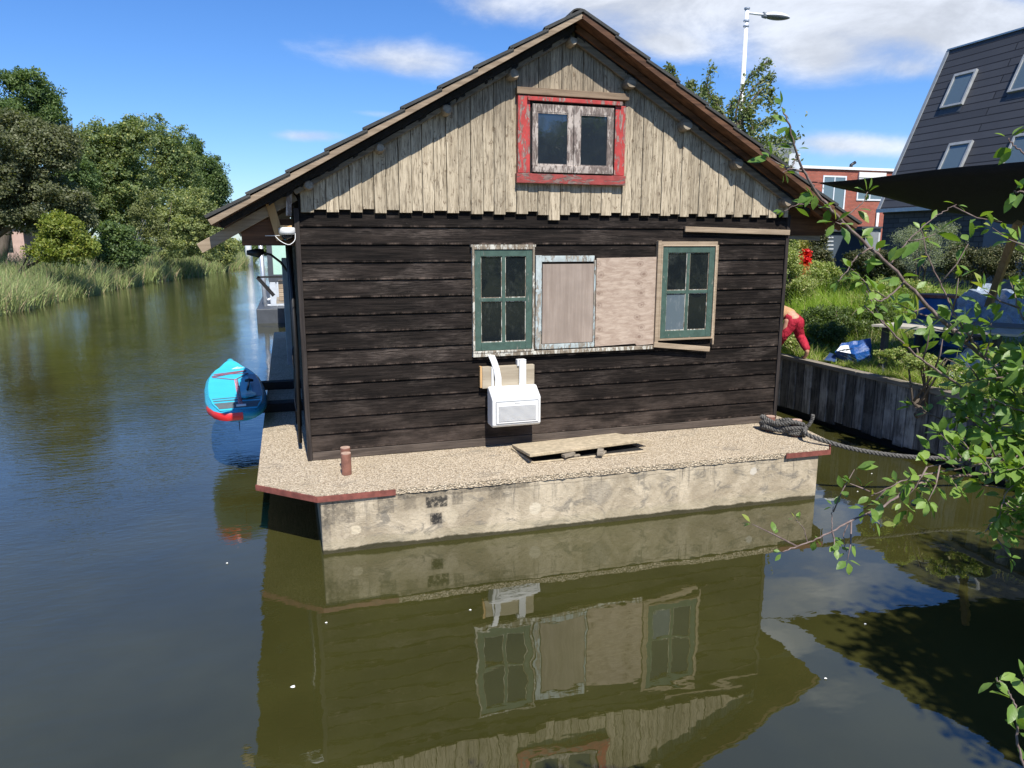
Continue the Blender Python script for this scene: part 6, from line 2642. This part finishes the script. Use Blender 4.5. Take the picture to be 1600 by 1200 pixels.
    branch([(1365, 385, 1.52), (1340, 400, 1.5), (1322, 425, 1.5), (1310, 440, 1.5)], .0028, .001, .4, .030, .2, .3, .06, 2)
    branch([(1300, 330, 1.48), (1268, 318, 1.46), (1240, 322, 1.45), (1225, 330, 1.45)], .0022, .0009, .7, .028, .2, .2, .04, 2)
    branch([(1244, 245, 1.42), (1236, 262, 1.42), (1222, 270, 1.42)], .002, .0009, .5, .026, .1, .3, .04, 1)
    branch([(1310, 345, 1.5), (1345, 320, 1.5), (1355, 300, 1.5)], .0024, .001, .8, .034, .3, .1, .04, 2)
    branch([(1390, 415, 1.55), (1420, 375, 1.55), (1460, 340, 1.55), (1492, 320, 1.55)], .0026, .001, .6, .038, .3, .1, .05, 2)
    # low branch over the water
    branch([(1760, 800, 1.7), (1620, 745, 1.7), (1520, 742, 1.65), (1440, 755, 1.6), (1380, 790, 1.58), (1330, 815, 1.55), (1270, 845, 1.52), (1222, 862, 1.5)], .0065, .0015, .8, .032, .35, .12, .04, 2)
    branch([(1330, 812, 1.55), (1318, 835, 1.55), (1322, 862, 1.55)], .002, .0009, .5, .034, .2, .2, .04, 2)
    branch([(1300, 830, 1.55), (1300, 805, 1.55), (1302, 792, 1.55)], .0018, .0009, .8, .036, .2, .5, .04, 2)
    branch([(1262, 848, 1.52), (1255, 825, 1.52), (1243, 812, 1.52)], .0016, .0008, .5, .022, .2, .3, .04, 1)
    branch([(1700, 690, 1.65), (1620, 705, 1.6), (1560, 720, 1.6), (1480, 735, 1.6), (1420, 748, 1.58), (1362, 775, 1.58)], .005, .0014, 1.6, .038, .5, .1, .03, 3)
    # dense right-hand mass
    dense = [[(1750, 700, 1.6), (1650, 660, 1.6), (1580, 610, 1.6), (1540, 560, 1.62)],
             [(1760, 620, 1.5), (1660, 560, 1.5), (1600, 500, 1.5), (1580, 440, 1.52)],
             [(1760, 700, 1.7), (1620, 650, 1.7), (1530, 640, 1.7), (1470, 660, 1.7)],
             [(1760, 720, 1.6), (1640, 690, 1.6), (1560, 680, 1.6), (1500, 700, 1.6)],
             [(1740, 780, 1.6), (1640, 740, 1.6), (1580, 760, 1.6), (1560, 810, 1.6)],
             [(1740, 760, 1.7), (1620, 760, 1.7), (1580, 780, 1.7), (1540, 830, 1.7)],
             [(1700, 740, 1.7), (1600, 720, 1.7), (1550, 690, 1.7), (1520, 640, 1.7)],
             [(1700, 640, 1.6), (1620, 600, 1.6), (1560, 590, 1.6), (1500, 600, 1.6)],
             [(1740, 560, 1.45), (1660, 500, 1.45), (1620, 440, 1.45), (1610, 380, 1.45)],
             [(1700, 660, 1.9), (1610, 640, 1.9), (1560, 650, 1.9), (1500, 680, 1.9)],
             [(1700, 620, 1.8), (1640, 590, 1.8), (1570, 560, 1.8), (1500, 540, 1.8)],
             [(1720, 820, 1.6), (1640, 800, 1.6), (1600, 790, 1.6), (1570, 800, 1.6)],
             [(1700, 740, 1.5), (1640, 720, 1.5), (1600, 730, 1.5), (1540, 740, 1.5)],
             [(1720, 760, 1.62), (1620, 735, 1.6), (1540, 715, 1.58), (1450, 730, 1.58)], [(1720, 700, 1.55), (1640, 650, 1.55), (1590, 640, 1.55), (1545, 620, 1.55)]]
    for q in dense: branch(q, .0040, .0014, 2.0, .037, .55, .12, .032, 5)
    # near twigs at the right edge
    branch([(1720, 250, 1.0), (1650, 262, 1.0), (1600, 240, 1.0), (1575, 216, 1.0)], .003, .001, .25, .036, 0, .75, .04, 1)
    branch([(1720, 330, 1.0), (1650, 312, 1.0), (1605, 302, 1.0), (1582, 298, 1.0)], .003, .001, .25, .036, 0, .75, .04, 1)
    branch([(1700, 1420, 1.2), (1625, 1260, 1.2), (1592, 1170, 1.2), (1588, 1110, 1.2), (1572, 1075, 1.2), (1556, 1060, 1.2)], .004, .0012, .8, .036, .3, .15, .045, 2)
    branch([(1600, 1140, 1.2), (1608, 1100, 1.2), (1600, 1060, 1.2)], .002, .001, .6, .036, .2, .2, .04, 2)
    me = bpy.data.meshes.new('leaves')
    me.from_pydata([tuple(v) for v in LV], [], LF_)
    me.update()
    for p in me.polygons: p.use_smooth = True
    link('leaves', me, lm, r_)
    # stems to the ground, out of frame
    m_ = MB()
    foot = Vector((3.3, 1.0, .9))
    for q in ((1750, 760, 1.75), (1760, 800, 1.7), (1760, 700, 1.65), (1740, 560, 1.45), (1700, 1420, 1.2), (1720, 300, 1.0)):
        e_ = Vector(atD(*q))
        m_.tube(catmull([foot, foot.lerp(e_, .5) + Vector((.2, 0, .1)), e_], 8), [.022 - .0008 * i for i in range(17)], 7)
    m_.build('stem', bark, r_, smooth=True)
    for (u, v, d_) in ((1428, 786, 1.58), (1505, 692, 1.6), (1548, 700, 1.62)):
        b = MB()
        c_ = Vector(atD(u, v, d_))
        V, F = [], []
        n, mm = 10, 14
        for i in range(n + 1):
            el = -PI / 2 + PI * i / n
            for q in range(mm):
                a = 2 * PI * q / mm
                V.append(c_ + Vector((math.cos(el) * math.cos(a), math.cos(el) * math.sin(a), math.sin(el) * 1.1)) * .0068)
        for i in range(n):
            for q in range(mm):
                q2 = (q + 1) % mm
                F.append((i * mm + q, i * mm + q2, (i + 1) * mm + q2, (i + 1) * mm + q))
        b.add(V, F)
        b.build('plum', PLUM, r_, smooth=True)


PLUM = simple('plum_skin', (0.022, 0.028, 0.085), .35, .2, 60)
plum()

# specks on the water
fm = simple('dry_petal', (0.75, 0.74, 0.68), .7, .1)
for i, (u, v, lb) in enumerate(((458, 1073, 'largest pale petal, floating on the open water at the lower left'), (510, 973, 'pale petal floating just below the reflection of the hull corner'),
        (1362, 740, 'upper of two petals floating between quay wall and hull'), (1340, 768, 'lower of two petals floating between quay wall and hull'),
        (355, 880, 'pale petal floating below the reflection of the paddle board'), (735, 953, 'pale petal floating left of the mirrored air conditioner'),
        (1352, 975, 'pale petal floating on the dark reflection of the shade sail'), (1290, 1060, 'pale petal floating on the mirrored sky at the lower right'))):
    c = atZ(u, v, 0.004)
    b = MB()
    k = .010 if i else .016
    b.add([(c[0] + k * math.cos(a) * (1.3 if j % 2 else .8), c[1] + k * math.sin(a), .006) for j, a in enumerate((0, 1.1, 2.1, 3.2, 4.2, 5.3))] +
          [(c[0], c[1], .012)], [(0, 1, 6), (1, 2, 6), (2, 3, 6), (3, 4, 6), (4, 5, 6), (5, 0, 6)])
    tag(b.build('floating_petal', fm), lb, 'petal', 'pale petals floating on the water')

# tree on the near bank just right of the view: shades the lower right water
tree('broadleaf_tree', 'leafy tree on the near bank throwing dark shade over the lower right water', 'tree', (6.4, -.4, 1.2),
     [(5.5, .0, 4.2, 1.3, 1.1, 1.3), (6.9, .2, 4.6, 1.5, 1.2, 1.5), (8.2, .3, 4.1, 1.3, 1.1, 1.4), (6.2, .5, 3.1, 1.4, .8, .9), (4.9, .3, 3.6, .9, .9, .9), (5.6, .9, 2.6, .9, .6, .6)], LF_DARK, 1000, 60, .3, .09, .12, 'trees on the near bank', fill=.6)
# trees behind the camera, seen mirrored in the window glass
LB = 'trees on the near bank'
tree('broadleaf_tree', 'green tree on the near bank reflected in the right attic pane', 'tree', (13.0, -10, 1.2),
     [(13, -10, 6.6, 2.4, 2.4, 1.8), (12, -10.5, 5.2, 2.0, 2, 1.5), (14.5, -9.6, 5.4, 2, 2, 1.6)], LF_DARK, 120, 60, .5, .2, .18, LB)
tree('broadleaf_tree', 'green tree on the near bank reflected in the left attic pane', 'tree', (7.6, -9, 1.2),
     [(7.6, -9, 4.6, 1.6, 1.6, 1.6), (8.2, -9, 6.0, 1.0, 1.0, 1.1)], LF_DARK, 90, 60, .4, .16, .14, LB)
tree('hedge', 'long green hedge on the near bank reflected in the lower windows', 'hedge', (8, -7, 1.2),
     [(4, -7, 1.6, 2.2, .9, 1.0), (7.5, -7, 1.7, 2.2, .9, 1.1), (11, -7, 1.7, 2.2, .9, 1.2), (14, -7, 1.7, 2.2, .9, 1.1)], LF_DARK, 240, 60, .35, .12, .05, LB)
